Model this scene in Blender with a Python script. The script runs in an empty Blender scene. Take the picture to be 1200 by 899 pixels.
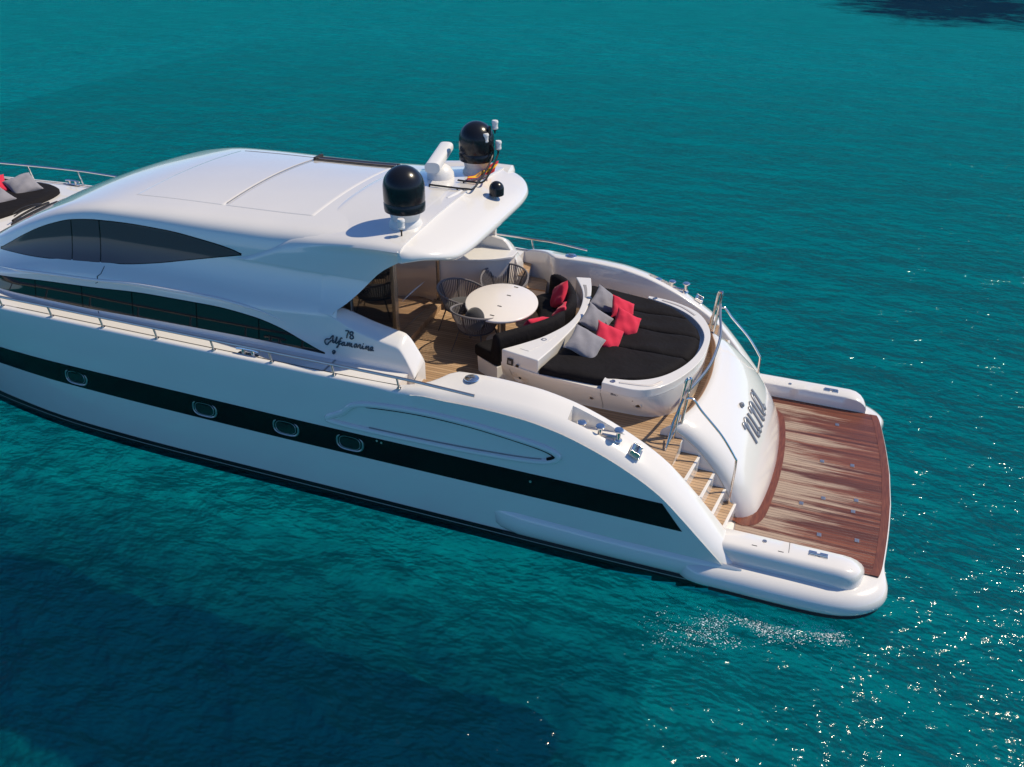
import bpy, bmesh, math, random
from mathutils import Vector, Matrix
from math import sin, cos, pi, sqrt, radians
random.seed(7)
S = bpy.context.scene
COL = S.collection

# ------------------------------------------------------------------ camera
cam = bpy.data.objects.new('camera', bpy.data.cameras.new('camera'))
COL.objects.link(cam)
rt = Vector((0.939102, 0.343431, 0.011917)); up = Vector((-0.185289, 0.476852, 0.859232)); fw = Vector((-0.289404, 0.809115, -0.511447))
CAM = Vector((0, -11.52, 8.36))
cam.matrix_world = Matrix(((rt.x, up.x, -fw.x, CAM.x), (rt.y, up.y, -fw.y, CAM.y), (rt.z, up.z, -fw.z, CAM.z), (0, 0, 0, 1)))
cam.data.sensor_width = 36.0
cam.data.lens = 988.83 / 1200 * 36
cam.data.clip_start = 0.1
cam.data.clip_end = 6000
S.camera = cam
# ------------------------------------------------------------------ light
SUN_DIR = Vector((0.65, 0.39, 1.0)).normalized()
w = bpy.data.worlds.new('World'); S.world = w; w.use_nodes = True
wn = w.node_tree.nodes; wl = w.node_tree.links
sky = wn.new('ShaderNodeTexSky'); sky.sky_type = 'NISHITA'; sky.sun_disc = False
sky.sun_elevation = math.asin(SUN_DIR.z); sky.sun_rotation = math.atan2(SUN_DIR.x, SUN_DIR.y)
sky.ozone_density = 10.0; sky.dust_density = 0.2; sky.air_density = 0.65
wn['Background'].inputs['Strength'].default_value = 0.15
wl.new(sky.outputs[0], wn['Background'].inputs['Color'])
sl = bpy.data.lights.new('sun', 'SUN'); sl.energy = 4.6; sl.angle = radians(0.6); sl.color = (1.0, 0.87, 0.66)
so = bpy.data.objects.new('sun', sl); COL.objects.link(so)
so.rotation_euler = SUN_DIR.to_track_quat('Z', 'Y').to_euler(); so.location = (20, 12, 30)
S.view_settings.view_transform = 'Standard'; S.view_settings.look = 'None'
S.view_settings.exposure = -0.06; S.view_settings.gamma = 1.0; S.view_settings.use_curve_mapping = False
S.cycles.use_denoising = True
S.cycles.max_bounces = 10; S.cycles.diffuse_bounces = 7; S.cycles.transparent_max_bounces = 12
S.cycles.sample_clamp_indirect = 6.0

# ------------------------------------------------------------------ materials
def mat(name, color, rough=0.5, metal=0.0, coat=0.0, ior=1.5, spec=0.5):
    m = bpy.data.materials.new(name); m.use_nodes = True
    b = m.node_tree.nodes['Principled BSDF']
    b.inputs['Base Color'].default_value = (*color, 1); b.inputs['Roughness'].default_value = rough
    b.inputs['Metallic'].default_value = metal; b.inputs['Coat Weight'].default_value = coat
    b.inputs['Coat Roughness'].default_value = 0.04
    b.inputs['IOR'].default_value = ior; b.inputs['Specular IOR Level'].default_value = spec
    return m
class NT:
    """small helper for wiring nodes"""
    def __init__(s, m): s.t = m.node_tree; s.b = s.t.nodes.get('Principled BSDF')
    def n(s, typ, **kw):
        x = s.t.nodes.new(typ)
        for k, v in kw.items():
            if k.startswith('i_'): x.inputs[k[2:].replace('_', ' ')].default_value = v
            else: setattr(x, k, v)
        return x
    def l(s, a, b): s.t.links.new(a, b)
    def ramp(s, fac, stops):
        r = s.n('ShaderNodeValToRGB'); e = r.color_ramp.elements
        while len(e) < len(stops): e.new(0.5)
        for el, (p, c) in zip(e, stops): el.position = p; el.color = (*c, 1) if len(c) == 3 else c
        s.l(fac, r.inputs[0]); return r.outputs[0]
    def mix(s, fac, a, b, typ='MIX'):
        x = s.n('ShaderNodeMix', data_type='RGBA', blend_type=typ)
        for sock, v in ((x.inputs[0], fac), (x.inputs[6], a), (x.inputs[7], b)):
            if hasattr(v, 'links'): s.l(v, sock)
            else: sock.default_value = v if not isinstance(v, tuple) else ((*v, 1) if len(v) == 3 else v)
        return x.outputs[2]
    def math(s, op, a, b=None, c=None):
        x = s.n('ShaderNodeMath', operation=op)
        for i, v in enumerate((a, b, c)):
            if v is None: continue
            if hasattr(v, 'links'): s.l(v, x.inputs[i])
            else: x.inputs[i].default_value = v
        return x.outputs[0]
    def coord(s, scale=(1, 1, 1), rot=(0, 0, 0)):
        tc = s.n('ShaderNodeTexCoord'); mp = s.n('ShaderNodeMapping')
        mp.inputs['Scale'].default_value = scale; mp.inputs['Rotation'].default_value = rot
        s.l(tc.outputs['Object'], mp.inputs['Vector']); return mp.outputs[0]
    def noise(s, vec, scale, detail=3, rough=0.55, dist=0.0):
        x = s.n('ShaderNodeTexNoise'); x.inputs['Scale'].default_value = scale; x.inputs['Detail'].default_value = detail
        x.inputs['Roughness'].default_value = rough; x.inputs['Distortion'].default_value = dist
        s.l(vec, x.inputs['Vector']); return x.outputs['Fac']
    def bump(s, h, strength, dist, nrm=None):
        x = s.n('ShaderNodeBump'); x.inputs['Strength'].default_value = strength; x.inputs['Distance'].default_value = dist
        s.l(h, x.inputs['Height'])
        if nrm is not None: s.l(nrm, x.inputs['Normal'])
        return x.outputs[0]

def gelcoat(name, col, rough=0.16, wob=0.004):
    m = mat(name, col, rough, coat=1.0); t = NT(m)
    v = t.coord()
    n1 = t.noise(v, 0.9, 2); n2 = t.noise(v, 14, 4)
    c = t.mix(t.math('MULTIPLY', n1, 0.5), tuple(col), tuple(x * 0.93 for x in col))
    t.l(c, t.b.inputs['Base Color'])
    t.l(t.math('MULTIPLY_ADD', n2, 0.10, rough - 0.04), t.b.inputs['Roughness'])
    bn = t.bump(t.noise(v, 1.1, 1), 0.25, wob * 6)
    t.l(bn, t.b.inputs['Normal']); t.l(bn, t.b.inputs['Coat Normal'])
    return m
M_WHITE = gelcoat('white_gelcoat', (0.78, 0.76, 0.735))
M_DECK = gelcoat('deck_nonslip', (0.76, 0.74, 0.71), 0.45)
M_BLACK = mat('black_gloss', (0.006, 0.006, 0.007), 0.15, spec=0.2)
M_BOOT = mat('black_antifouling', (0.006, 0.008, 0.010), 0.5)
M_DOME = mat('dark_radome', (0.011, 0.012, 0.016), 0.24, spec=0.4)
M_CHROME = mat('stainless', (0.78, 0.74, 0.70), 0.2, 1.0)
M_CHROMED = mat('stainless_dull', (0.56, 0.52, 0.49), 0.32, 1.0)
M_TINT = mat('tinted_glass', (0.10, 0.072, 0.075), 0.05, 0.0, ior=1.45, spec=0.4)
M_TINT2 = mat('smoked_glass', (0.010, 0.012, 0.013), 0.04, 0.0, ior=1.6)
M_DOOR = mat('mirror_glass', (0.66, 0.58, 0.50), 0.03, 0.9)
M_BLKTUBE = mat('black_tube', (0.008, 0.008, 0.009), 0.35)
M_RUBBER = mat('dark_rubber', (0.02, 0.02, 0.022), 0.6)
M_LETTER = mat('letter_paint', (0.022, 0.05, 0.075), 0.35)
M_LETTERM = mat('brushed_letter', (0.27, 0.28, 0.31), 0.4, 0.8)
M_PORT = mat('porthole_rim', (0.40, 0.40, 0.41), 0.3, 0.85)
M_PLASTIC = mat('white_plastic', (0.72, 0.72, 0.72), 0.35)
M_CREAM = gelcoat('cream_cabinet', (0.74, 0.68, 0.62), 0.3)
M_GREYTRIM = mat('grey_trim', (0.30, 0.29, 0.285), 0.35)
M_FRAME = mat('door_frame', (0.50, 0.46, 0.40), 0.25, 0.8)
M_BROWN = mat('dark_socket', (0.03, 0.022, 0.018), 0.4)

def fabric(name, col, scale=260, var=0.25, sheen=0.3, wr=0.012):
    m = mat(name, col, 0.85, spec=0.2); t = NT(m); v = t.coord()
    n1 = t.noise(v, 5, 4); n2 = t.noise(v, scale, 2)
    c = t.mix(n1, tuple(x * (1 - var) for x in col), tuple(min(1, x * (1 + var)) for x in col))
    t.l(c, t.b.inputs['Base Color']); t.b.inputs['Sheen Weight'].default_value = sheen
    b1 = t.bump(n2, 0.35, 0.002); b2 = t.bump(t.noise(v, 7, 4, 0.6, 0.6), 0.6, wr, b1)
    t.l(b2, t.b.inputs['Normal']); return m
M_BLKFAB = fabric('black_fabric', (0.0075, 0.0065, 0.008), sheen=0.0, wr=0.03)
M_GREYFAB = fabric('grey_cushion', (0.235, 0.23, 0.26))
M_REDFAB = fabric('red_cushion', (0.60, 0.025, 0.062), var=0.15, sheen=0.15)
M_CHARFAB = fabric('charcoal_cushion', (0.055, 0.055, 0.06))
M_ROPE = fabric('grey_rope', (0.16, 0.15, 0.16), 400)
M_CHFRAME = mat('chair_frame', (0.06, 0.055, 0.06), 0.4)
M_TABLE = mat('table_top', (0.78, 0.74, 0.72), 0.25, coat=0.3)

def teak(name, light, dark, pitch, along='X', caulk=0.0):
    m = mat(name, light, 0.6); t = NT(m)
    tc = t.n('ShaderNodeTexCoord'); sp = t.n('ShaderNodeSeparateXYZ'); t.l(tc.outputs['Object'], sp.inputs[0])
    across = sp.outputs['Y'] if along == 'X' else sp.outputs['X']
    u = t.math('DIVIDE', across, pitch)
    fr = t.math('FRACT', u); idx = t.math('FLOOR', u)
    wn_ = t.n('ShaderNodeTexWhiteNoise', noise_dimensions='1D'); t.l(idx, wn_.inputs['W'])
    vs = t.coord((1.2, 30, 8) if along == 'X' else (30, 1.2, 8))
    g = t.noise(vs, 3.0, 5, 0.6)
    big = t.noise(t.coord((0.6, 1.5, 1)), 1.5, 3)
    f = t.math('ADD', t.math('MULTIPLY', wn_.outputs['Value'], 0.45), t.math('ADD', t.math('MULTIPLY', g, 0.4), t.math('MULTIPLY', big, 0.3)))
    c = t.ramp(f, [(0.2, dark), (0.85, light)])
    line = t.math('LESS_THAN', t.math('ABSOLUTE', t.math('SUBTRACT', fr, 0.5)), 0.5 - 0.055)
    c2 = t.mix(line, (0.035, 0.025, 0.02), c)
    t.l(c2, t.b.inputs['Base Color'])
    t.l(t.bump(t.math('ADD', line, t.math('MULTIPLY', g, 0.3)), 0.3, 0.003), t.b.inputs['Normal'])
    return m
M_TEAK = teak('cockpit_teak', (0.48, 0.325, 0.20), (0.30, 0.185, 0.10), 0.062)
M_TEAKTRIM = mat('teak_trim', (0.26, 0.14, 0.07), 0.5)
def platform_teak():
    m = mat('platform_teak', (0.13, 0.035, 0.02), 0.45); t = NT(m)
    tc = t.n('ShaderNodeTexCoord'); sp = t.n('ShaderNodeSeparateXYZ'); t.l(tc.outputs['Object'], sp.inputs[0])
    u = t.math('DIVIDE', sp.outputs['Y'], 0.058); fr = t.math('FRACT', u); idx = t.math('FLOOR', u)
    wn_ = t.n('ShaderNodeTexWhiteNoise', noise_dimensions='1D'); t.l(idx, wn_.inputs['W'])
    g = t.noise(t.coord((1.0, 26, 8)), 3.0, 5, 0.65)
    red = t.ramp(t.math('ADD', t.math('MULTIPLY', g, 0.7), t.math('MULTIPLY', wn_.outputs['Value'], 0.35)),
                 [(0.25, (0.055, 0.013, 0.007)), (0.55, (0.155, 0.042, 0.019)), (0.9, (0.29, 0.10, 0.05))])
    # weathered, bleached streaks along the planks, mostly on the forward half
    st = t.noise(t.coord((0.24, 3.4, 1)), 1.55, 4, 0.6, 0.1)
    st2 = t.noise(t.coord((1.4, 34, 1)), 2.0, 4, 0.7)
    fall = t.n('ShaderNodeMapRange', i_From_Min=0.5, i_From_Max=1.95, i_To_Min=0.13, i_To_Max=-0.20); t.l(sp.outputs['X'], fall.inputs['Value'])
    s = t.math('ADD', t.math('ADD', st, fall.outputs[0]), t.math('ADD', t.math('MULTIPLY', t.math('SUBTRACT', st2, 0.5), 0.55), t.math('MULTIPLY', t.math('SUBTRACT', wn_.outputs['Value'], 0.5), 0.13)))
    k = t.ramp(s, [(0.50, (0, 0, 0)), (0.66, (1, 1, 1))])
    edge = t.math('LESS_THAN', t.math('ABSOLUTE', sp.outputs['Y']), 1.9)
    k = t.math('MULTIPLY', t.math('MULTIPLY', k, 0.85), edge)
    c = t.mix(k, red, t.mix(g, (0.27, 0.20, 0.15), (0.50, 0.40, 0.32)))
    line = t.math('LESS_THAN', t.math('ABSOLUTE', t.math('SUBTRACT', fr, 0.5)), 0.5 - 0.045)
    c2 = t.mix(line, (0.05, 0.022, 0.018), c)
    t.l(c2, t.b.inputs['Base Color'])
    t.l(t.math('MULTIPLY_ADD', k, 0.35, 0.38), t.b.inputs['Roughness'])
    t.l(t.bump(t.math('ADD', line, t.math('MULTIPLY', g, 0.4)), 0.35, 0.003), t.b.inputs['Normal'])
    return m
M_PLATTEAK = platform_teak()
def plank_trim(name, light, dark):
    m = mat(name, light, 0.42); t = NT(m)
    t.l(t.ramp(t.noise(t.coord((22, 2.2, 6)), 2, 5, 0.7), [(0.3, dark), (0.7, light)]), t.b.inputs['Base Color']); return m
M_PLATTRIM = plank_trim('platform_trim', (0.20, 0.06, 0.03), (0.09, 0.022, 0.014))

def water_material():
    m = bpy.data.materials.new('sea_water'); m.use_nodes = True; t = NT(m); nt = m.node_tree
    nt.nodes.remove(t.b); out = nt.nodes['Material Output']
    v1 = t.coord((0.50, 1.0, 1), (0, 0, radians(10)))
    v2 = t.coord((0.66, 1.0, 1), (0, 0, radians(-14)))
    a = t.noise(v1, 0.42, 3, 0.5, 0.0); b = t.noise(v2, 1.25, 4, 0.62, 0.12); c = t.noise(v2, 4.6, 4, 0.6, 0.1)
    gust = t.ramp(t.noise(t.coord((0.05, 0.11, 1)), 1.0, 3), [(0.3, (0.45, 0.45, 0.45)), (0.7, (1, 1, 1))])
    hw = t.math('ADD', t.math('MULTIPLY', a, 0.75), t.math('MULTIPLY', b, 0.46))
    h = t.math('ADD', t.math('MULTIPLY', hw, 0.62), t.math('MULTIPLY', t.math('MULTIPLY', c, 0.055), gust))
    nrm = t.bump(h, 1.0, 0.9); nrw = t.bump(hw, 1.0, 0.9)
    big = t.noise(t.coord((0.03, 0.06, 1)), 1.0, 3)
    # light coming up through the water: clearer where a wavelet faces the eye, darker where it turns away
    lw = t.n('ShaderNodeLayerWeight'); lw.inputs['Blend'].default_value = 0.5; t.l(nrw, lw.inputs['Normal'])
    lw0 = t.n('ShaderNodeLayerWeight'); lw0.inputs['Blend'].default_value = 0.5
    d = t.math('MULTIPLY_ADD', t.math('SUBTRACT', lw.outputs['Facing'], lw0.outputs['Facing']), -1.9, 0.5)
    dcol = t.ramp(t.math('ADD', t.math('MULTIPLY', big, 0.5), t.math('MULTIPLY', b, 0.5)), [(0.3, (0.0, 0.075, 0.115)), (0.7, (0.001, 0.115, 0.16))])
    dif = t.n('ShaderNodeBsdfDiffuse'); t.l(dcol, dif.inputs['Color']); t.l(nrw, dif.inputs['Normal'])
    tr = t.n('ShaderNodeBsdfTransparent'); t.l(t.ramp(d, [(0.0, (0.001, 0.33, 0.41)), (0.5, (0.002, 0.565, 0.665)), (1.0, (0.006, 0.80, 0.89))]), tr.inputs['Color'])
    mx = t.n('ShaderNodeMixShader'); mx.inputs[0].default_value = 0.11
    t.l(tr.outputs[0], mx.inputs[1]); t.l(dif.outputs[0], mx.inputs[2])
    gl = t.n('ShaderNodeBsdfGlossy'); gl.inputs['Roughness'].default_value = 0.085; t.l(nrm, gl.inputs['Normal'])
    fr = t.n('ShaderNodeFresnel'); fr.inputs['IOR'].default_value = 1.26; t.l(nrm, fr.inputs['Normal'])
    fac = t.math('MINIMUM', fr.outputs[0], 0.022)
    mx2 = t.n('ShaderNodeMixShader'); t.l(fac, mx2.inputs[0]); t.l(mx.outputs[0], mx2.inputs[1]); t.l(gl.outputs[0], mx2.inputs[2])
    t.l(mx2.outputs[0], out.inputs['Surface'])
    return m
M_WATER = water_material()
def seabed_material():
    m = mat('sandy_seabed', (0.45, 0.42, 0.36), 0.9, spec=0.0); t = NT(m)
    v = t.coord()
    tc = t.n('ShaderNodeTexCoord'); sp = t.n('ShaderNodeSeparateXYZ'); t.l(tc.outputs['Object'], sp.inputs[0])
    n = t.noise(v, 0.25, 4); nf = t.noise(v, 1.2, 5, 0.6)
    sand = t.mix(n, (0.44, 0.42, 0.38), (0.60, 0.58, 0.52))
    # seagrass meadow far off to the right
    dx = t.math('DIVIDE', t.math('SUBTRACT', sp.outputs['X'], 15.0), 19.0)
    dy = t.math('DIVIDE', t.math('SUBTRACT', sp.outputs['Y'], 142.0), 27.0)
    d = t.math('ADD', t.math('MULTIPLY', dx, dx), t.math('MULTIPLY', dy, dy))
    k = t.ramp(t.math('ADD', d, t.math('MULTIPLY', t.math('SUBTRACT', t.noise(v, 0.22, 5, 0.65), 0.5), 2.2)), [(0.25, (1, 1, 1)), (1.25, (0, 0, 0))])
    ex = t.math('DIVIDE', t.math('SUBTRACT', sp.outputs['X'], -15.5), 4.6); ey = t.math('DIVIDE', t.math('SUBTRACT', sp.outputs['Y'], -6.8), 3.2)  # near patch: dark painted into the sand to fill out the yacht's shadow
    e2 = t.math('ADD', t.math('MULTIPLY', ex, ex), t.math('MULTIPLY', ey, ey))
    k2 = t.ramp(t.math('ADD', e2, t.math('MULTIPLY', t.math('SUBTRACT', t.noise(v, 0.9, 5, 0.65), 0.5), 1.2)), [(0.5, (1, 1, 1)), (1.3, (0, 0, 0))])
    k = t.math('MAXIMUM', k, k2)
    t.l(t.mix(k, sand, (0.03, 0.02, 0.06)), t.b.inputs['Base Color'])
    return m
M_SEABED = seabed_material()
def shadow_veil_material():
    # added veil softening the yacht's shadow edge: passes most light, scatters a little
    m = bpy.data.materials.new('shadow_soften_veil'); m.use_nodes = True; t = NT(m); nt = m.node_tree
    nt.nodes.remove(t.b); out = nt.nodes['Material Output']
    dif = t.n('ShaderNodeBsdfDiffuse'); dif.inputs['Color'].default_value = (0.62, 0.60, 0.55, 1)
    tr = t.n('ShaderNodeBsdfTransparent'); mx = t.n('ShaderNodeMixShader'); mx.inputs[0].default_value = 0.24
    tc = t.n('ShaderNodeTexCoord'); sp = t.n('ShaderNodeSeparateXYZ'); t.l(tc.outputs['Object'], sp.inputs[0])
    fd = t.n('ShaderNodeMapRange', i_From_Min=25.0, i_From_Max=80.0, i_To_Min=0.20, i_To_Max=0.0); t.l(sp.outputs['Y'], fd.inputs['Value']); t.l(fd.outputs[0], mx.inputs[0])
    t.l(tr.outputs[0], mx.inputs[1]); t.l(dif.outputs[0], mx.inputs[2]); t.l(mx.outputs[0], out.inputs['Surface'])
    return m
M_SHADOWVEIL = shadow_veil_material()
M_FOAM = mat('foam', (0.72, 0.80, 0.86), 0.35)

# ------------------------------------------------------------------ geometry helpers
def pchip(tab):
    xs = [p[0] for p in tab]; ys = [p[1] for p in tab]; n = len(xs)
    h = [xs[i + 1] - xs[i] for i in range(n - 1)]; dl = [(ys[i + 1] - ys[i]) / h[i] for i in range(n - 1)]
    m = [0.0] * n; m[0] = dl[0]; m[-1] = dl[-1]
    for i in range(1, n - 1):
        if dl[i - 1] * dl[i] > 0:
            w1 = 2 * h[i] + h[i - 1]; w2 = h[i] + 2 * h[i - 1]
            m[i] = (w1 + w2) / (w1 / dl[i - 1] + w2 / dl[i])
    def f(x):
        if x <= xs[0]: return ys[0]
        if x >= xs[-1]: return ys[-1]
        i = 0
        while x > xs[i + 1]: i += 1
        t = (x - xs[i]) / h[i]
        return ((1 + 2 * t) * (1 - t) ** 2 * ys[i] + t * (1 - t) ** 2 * h[i] * m[i] + t * t * (3 - 2 * t) * ys[i + 1] + t * t * (t - 1) * h[i] * m[i + 1])
    return f
def lin(a, b, n): return [a + (b - a) * i / (n - 1) for i in range(n)]
def crom(pts, n=8, closed=False):
    """Catmull-Rom through points of any dimension"""
    P = [tuple(p) for p in pts]; out = []; N = len(P)
    seg = N if closed else N - 1
    for i in range(seg):
        if closed: p0, p1, p2, p3 = P[(i - 1) % N], P[i], P[(i + 1) % N], P[(i + 2) % N]
        else: p0, p1, p2, p3 = P[max(i - 1, 0)], P[i], P[i + 1], P[min(i + 2, N - 1)]
        for k in range(n):
            t = k / n
            out.append(tuple(0.5 * (2 * b + (c - a) * t + (2 * a - 5 * b + 4 * c - d) * t * t + (3 * b - a - 3 * c + d) * t ** 3) for a, b, c, d in zip(p0, p1, p2, p3)))
    if not closed: out.append(P[-1])
    return out
class MB:
    def __init__(s): s.v = []; s.f = []
    def grid(s, rows, cu=False, cv=False):
        o = len(s.v); R, Cn = len(rows), len(rows[0])
        for r in rows: s.v += [tuple(p) for p in r]
        for i in range(R if cu else R - 1):
            for j in range(Cn if cv else Cn - 1):
                a = o + i * Cn + j; b = o + i * Cn + (j + 1) % Cn
                c = o + ((i + 1) % R) * Cn + (j + 1) % Cn; d = o + ((i + 1) % R) * Cn + j
                s.f.append((a, b, c, d))
        return s
    def poly(s, pts):
        o = len(s.v); s.v += [tuple(p) for p in pts]; s.f.append(tuple(range(o, o + len(pts)))); return s
    def tube(s, path, r, seg=8, closed=False, caps=True):
        P = [Vector(p) for p in path]; n = len(P); rows = []
        rr = r if callable(r) else (lambda t: r)
        prev = None
        for i in range(n):
            if closed: tg = P[(i + 1) % n] - P[i - 1]
            else: tg = P[min(i + 1, n - 1)] - P[max(i - 1, 0)]
            if tg.length < 1e-9: tg = Vector((0, 0, 1))
            tg.normalize()
            if prev is None:
                a = Vector((0, 0, 1)) if abs(tg.z) < 0.9 else Vector((1, 0, 0))
                prev = (a - tg * a.dot(tg)).normalized()
            else:
                q = prev - tg * prev.dot(tg)
                prev = q.normalized() if q.length > 1e-6 else prev
            b = tg.cross(prev); k = rr(i / max(n - 1, 1))
            rows.append([P[i] + prev * (k * cos(2 * pi * j / seg)) + b * (k * sin(2 * pi * j / seg)) for j in range(seg)])
        o = len(s.v); s.grid(rows, cu=closed, cv=True)
        if caps and not closed:
            s.f.append(tuple(o + j for j in range(seg))[::-1]); s.f.append(tuple(o + (n - 1) * seg + j for j in range(seg)))
        return s
    def lathe(s, prof, seg=32, c=(0, 0, 0), mtx=None):
        rows = []
        for r, z in prof:
            row = [Vector((max(r, 1e-4) * cos(2 * pi * j / seg), max(r, 1e-4) * sin(2 * pi * j / seg), z)) for j in range(seg)]
            rows.append([(mtx @ p if mtx else p) + Vector(c) for p in row])
        return s.grid(rows, cv=True)
    def prism(s, outline, z0, z1):
        n = len(outline); o = len(s.v)
        s.v += [(p[0], p[1], z0) for p in outline] + [(p[0], p[1], z1) for p in outline]
        for i in range(n): s.f.append((o + i, o + (i + 1) % n, o + n + (i + 1) % n, o + n + i))
        s.f.append(tuple(o + i for i in range(n))[::-1]); s.f.append(tuple(o + n + i for i in range(n))); return s
    def box(s, c, d, mtx=None):
        x, y, z = d[0] / 2, d[1] / 2, d[2] / 2
        P = [(-x, -y, -z), (x, -y, -z), (x, y, -z), (-x, y, -z), (-x, -y, z), (x, -y, z), (x, y, z), (-x, y, z)]
        o = len(s.v)
        for p in P:
            q = Vector(p)
            if mtx: q = mtx @ q
            s.v.append(tuple(q + Vector(c)))
        for f in ((3, 2, 1, 0), (4, 5, 6, 7), (0, 1, 5, 4), (1, 2, 6, 5), (2, 3, 7, 6), (3, 0, 4, 7)): s.f.append(tuple(o + i for i in f))
        return s
    def mirror_y(s):
        n = len(s.v); s.v += [(x, -y, z) for x, y, z in s.v]; s.f += [tuple(n + i for i in f[::-1]) for f in list(s.f)]; return s
    def build(s, name, m, parent=None, loc=(0, 0, 0), rot=None, smooth=35, bevel=0.0, bseg=2, recalc=True):
        me = bpy.data.meshes.new(name); me.from_pydata([tuple(p) for p in s.v], [], s.f)
        bm = bmesh.new(); bm.from_mesh(me)
        bmesh.ops.remove_doubles(bm, verts=bm.verts, dist=1e-5)
        if recalc: bmesh.ops.recalc_face_normals(bm, faces=bm.faces)
        bm.to_mesh(me); bm.free()
        if smooth:
            for p in me.polygons: p.use_smooth = True
            me.set_sharp_from_angle(angle=radians(smooth))
        me.materials.append(m)
        o = bpy.data.objects.new(name, me); COL.objects.link(o)
        o.location = loc
        if rot: o.rotation_euler = rot
        if parent: o.parent = parent
        if bevel:
            b = o.modifiers.new('bevel', 'BEVEL'); b.width = bevel; b.segments = bseg; b.limit_method = 'ANGLE'; b.angle_limit = radians(40)
            b.harden_normals = True
        return o
def both(mb, name, m, parent, **k):
    o = mb.build(name, m, parent, **k)
    mb.v = [(p[0], -p[1], p[2]) for p in mb.v]; mb.f = [f[::-1] for f in mb.f]
    mb.build(name, m, parent, **k); return o
def tag(o, label, cat, group=None, kind=None):
    if label: o['label'] = label
    if cat: o['category'] = cat
    if group: o['group'] = group
    if kind: o['kind'] = kind
    return o
def thing(name, loc, label, cat, rz=0.0, group=None):
    o = bpy.data.objects.new(name, None); COL.objects.link(o); o.empty_display_size = 0.2
    o.location = loc; o.rotation_euler = (0, 0, rz); return tag(o, label, cat, group)
def copy_tree(o, parent=None):
    c = o.copy(); COL.objects.link(c)
    if parent: c.parent = parent
    for ch in list(o.children): copy_tree(ch, c)
    return c
def rounded(pts, r, n=5):
    """2D closed outline with rounded corners; r one radius or a list"""
    out = []; N = len(pts)
    for i in range(N):
        p = Vector(pts[i]); a = Vector(pts[i - 1]); b = Vector(pts[(i + 1) % N]); ri = r[i] if isinstance(r, (list, tuple)) else r
        if ri <= 0: out.append(tuple(p)); continue
        u = (a - p).normalized(); v = (b - p).normalized(); ri = min(ri, (a - p).length * 0.49, (b - p).length * 0.49)
        s, e = p + u * ri, p + v * ri
        for k in range(n + 1):
            t = k / n; out.append(tuple((1 - t) ** 2 * s + 2 * t * (1 - t) * p + t * t * e))
    return out
def resample(pts, n, closed=True):
    P = [Vector(p) for p in pts]
    if closed: P = P + [P[0]]
    L = [0]
    for i in range(len(P) - 1): L.append(L[-1] + (P[i + 1] - P[i]).length)
    out = []; j = 0
    for k in range(n):
        d = L[-1] * k / (n if closed else n - 1)
        while j < len(L) - 2 and L[j + 1] < d: j += 1
        t = (d - L[j]) / max(L[j + 1] - L[j], 1e-9); out.append(tuple(P[j].lerp(P[j + 1], min(max(t, 0), 1))))
    return out
def inset(pts, d):
    """shrink a closed counter-clockwise 2D outline by d"""
    n = len(pts); out = []
    for i in range(n):
        a = Vector(pts[i - 1]); b = Vector(pts[(i + 1) % n]); t = (b - a).normalized(); nrm = Vector((-t.y, t.x))
        out.append((pts[i][0] + nrm.x * d, pts[i][1] + nrm.y * d))
    return out

# ================================================================== SEA
def build_sea():
    mb = MB(); L = 3000
    mb.grid([[(-L, -L, 0), (L, -L, 0)], [(-L, L, 0), (L, L, 0)]])
    o = mb.build('water', M_WATER, smooth=0); tag(o, None, None, kind='structure')
    mb = MB()
    from mathutils import noise as nz
    def bed(x, y, z0=-7.0, sd=0.0, amp=1.0):
        p = Vector((x * 0.75 + 0.3 * y + sd, y * 1.25 - sd, 3.7 + sd))
        k = max(0.0, min(1.0, (14 - y) / 12)) * max(0.0, min(1.0, (8 - x) / 6)); k *= 0.6 + 0.4 * max(0.0, min(1.0, (-0.5 - x) / 4.0))
        return z0 + amp * k * (0.30 * nz.noise(p * 0.75) + 0.22 * nz.noise(p * 1.9 + Vector((5, 1, 0))) + 0.13 * nz.noise(p * 4.1))
    xs = lin(-60, -24.5, 20) + lin(-24, 6, 200) + lin(6.5, 60, 30); ys = lin(-40, -9, 14) + lin(-8.5, 6, 110) + lin(6.5, 260, 90)
    for n_, z0 in enumerate((-4.6, -5.2, -5.8, -6.4)):  # added translucent sheets that blur the yacht's shadow below the surface
        mb = MB(); mb.grid([[(x, y, bed(x, y, z0, 3.1 * n_ + 2.0)) for x in lin(-60, -24.5, 6) + lin(-24, 6, 150) + lin(7, 90, 10)] for y in lin(-40, -9, 5) + lin(-8.5, 6, 80) + lin(7, 85, 16)])
        o = mb.build('shadow_soften_layer', M_SHADOWVEIL); tag(o, None, None, kind='structure')
    mb = MB()
    rows = []
    for y in ys:
        rows.append([(x, y, bed(x, y)) for x in xs])
    mb.grid(rows)
    L = 3000
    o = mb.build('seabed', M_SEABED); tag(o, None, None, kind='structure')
    mb = MB(); mb.grid([[(-L, -L, -7.9), (L, -L, -7.9)], [(-L, L, -7.9), (L, L, -7.9)]])
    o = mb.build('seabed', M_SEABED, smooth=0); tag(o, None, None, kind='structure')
build_sea()

# ================================================================== YACHT
Y = thing('motor_yacht', (0, 0, 0), 'white motor yacht with black hull stripe and teak swim platform floating on turquoise sea', 'yacht')

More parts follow.
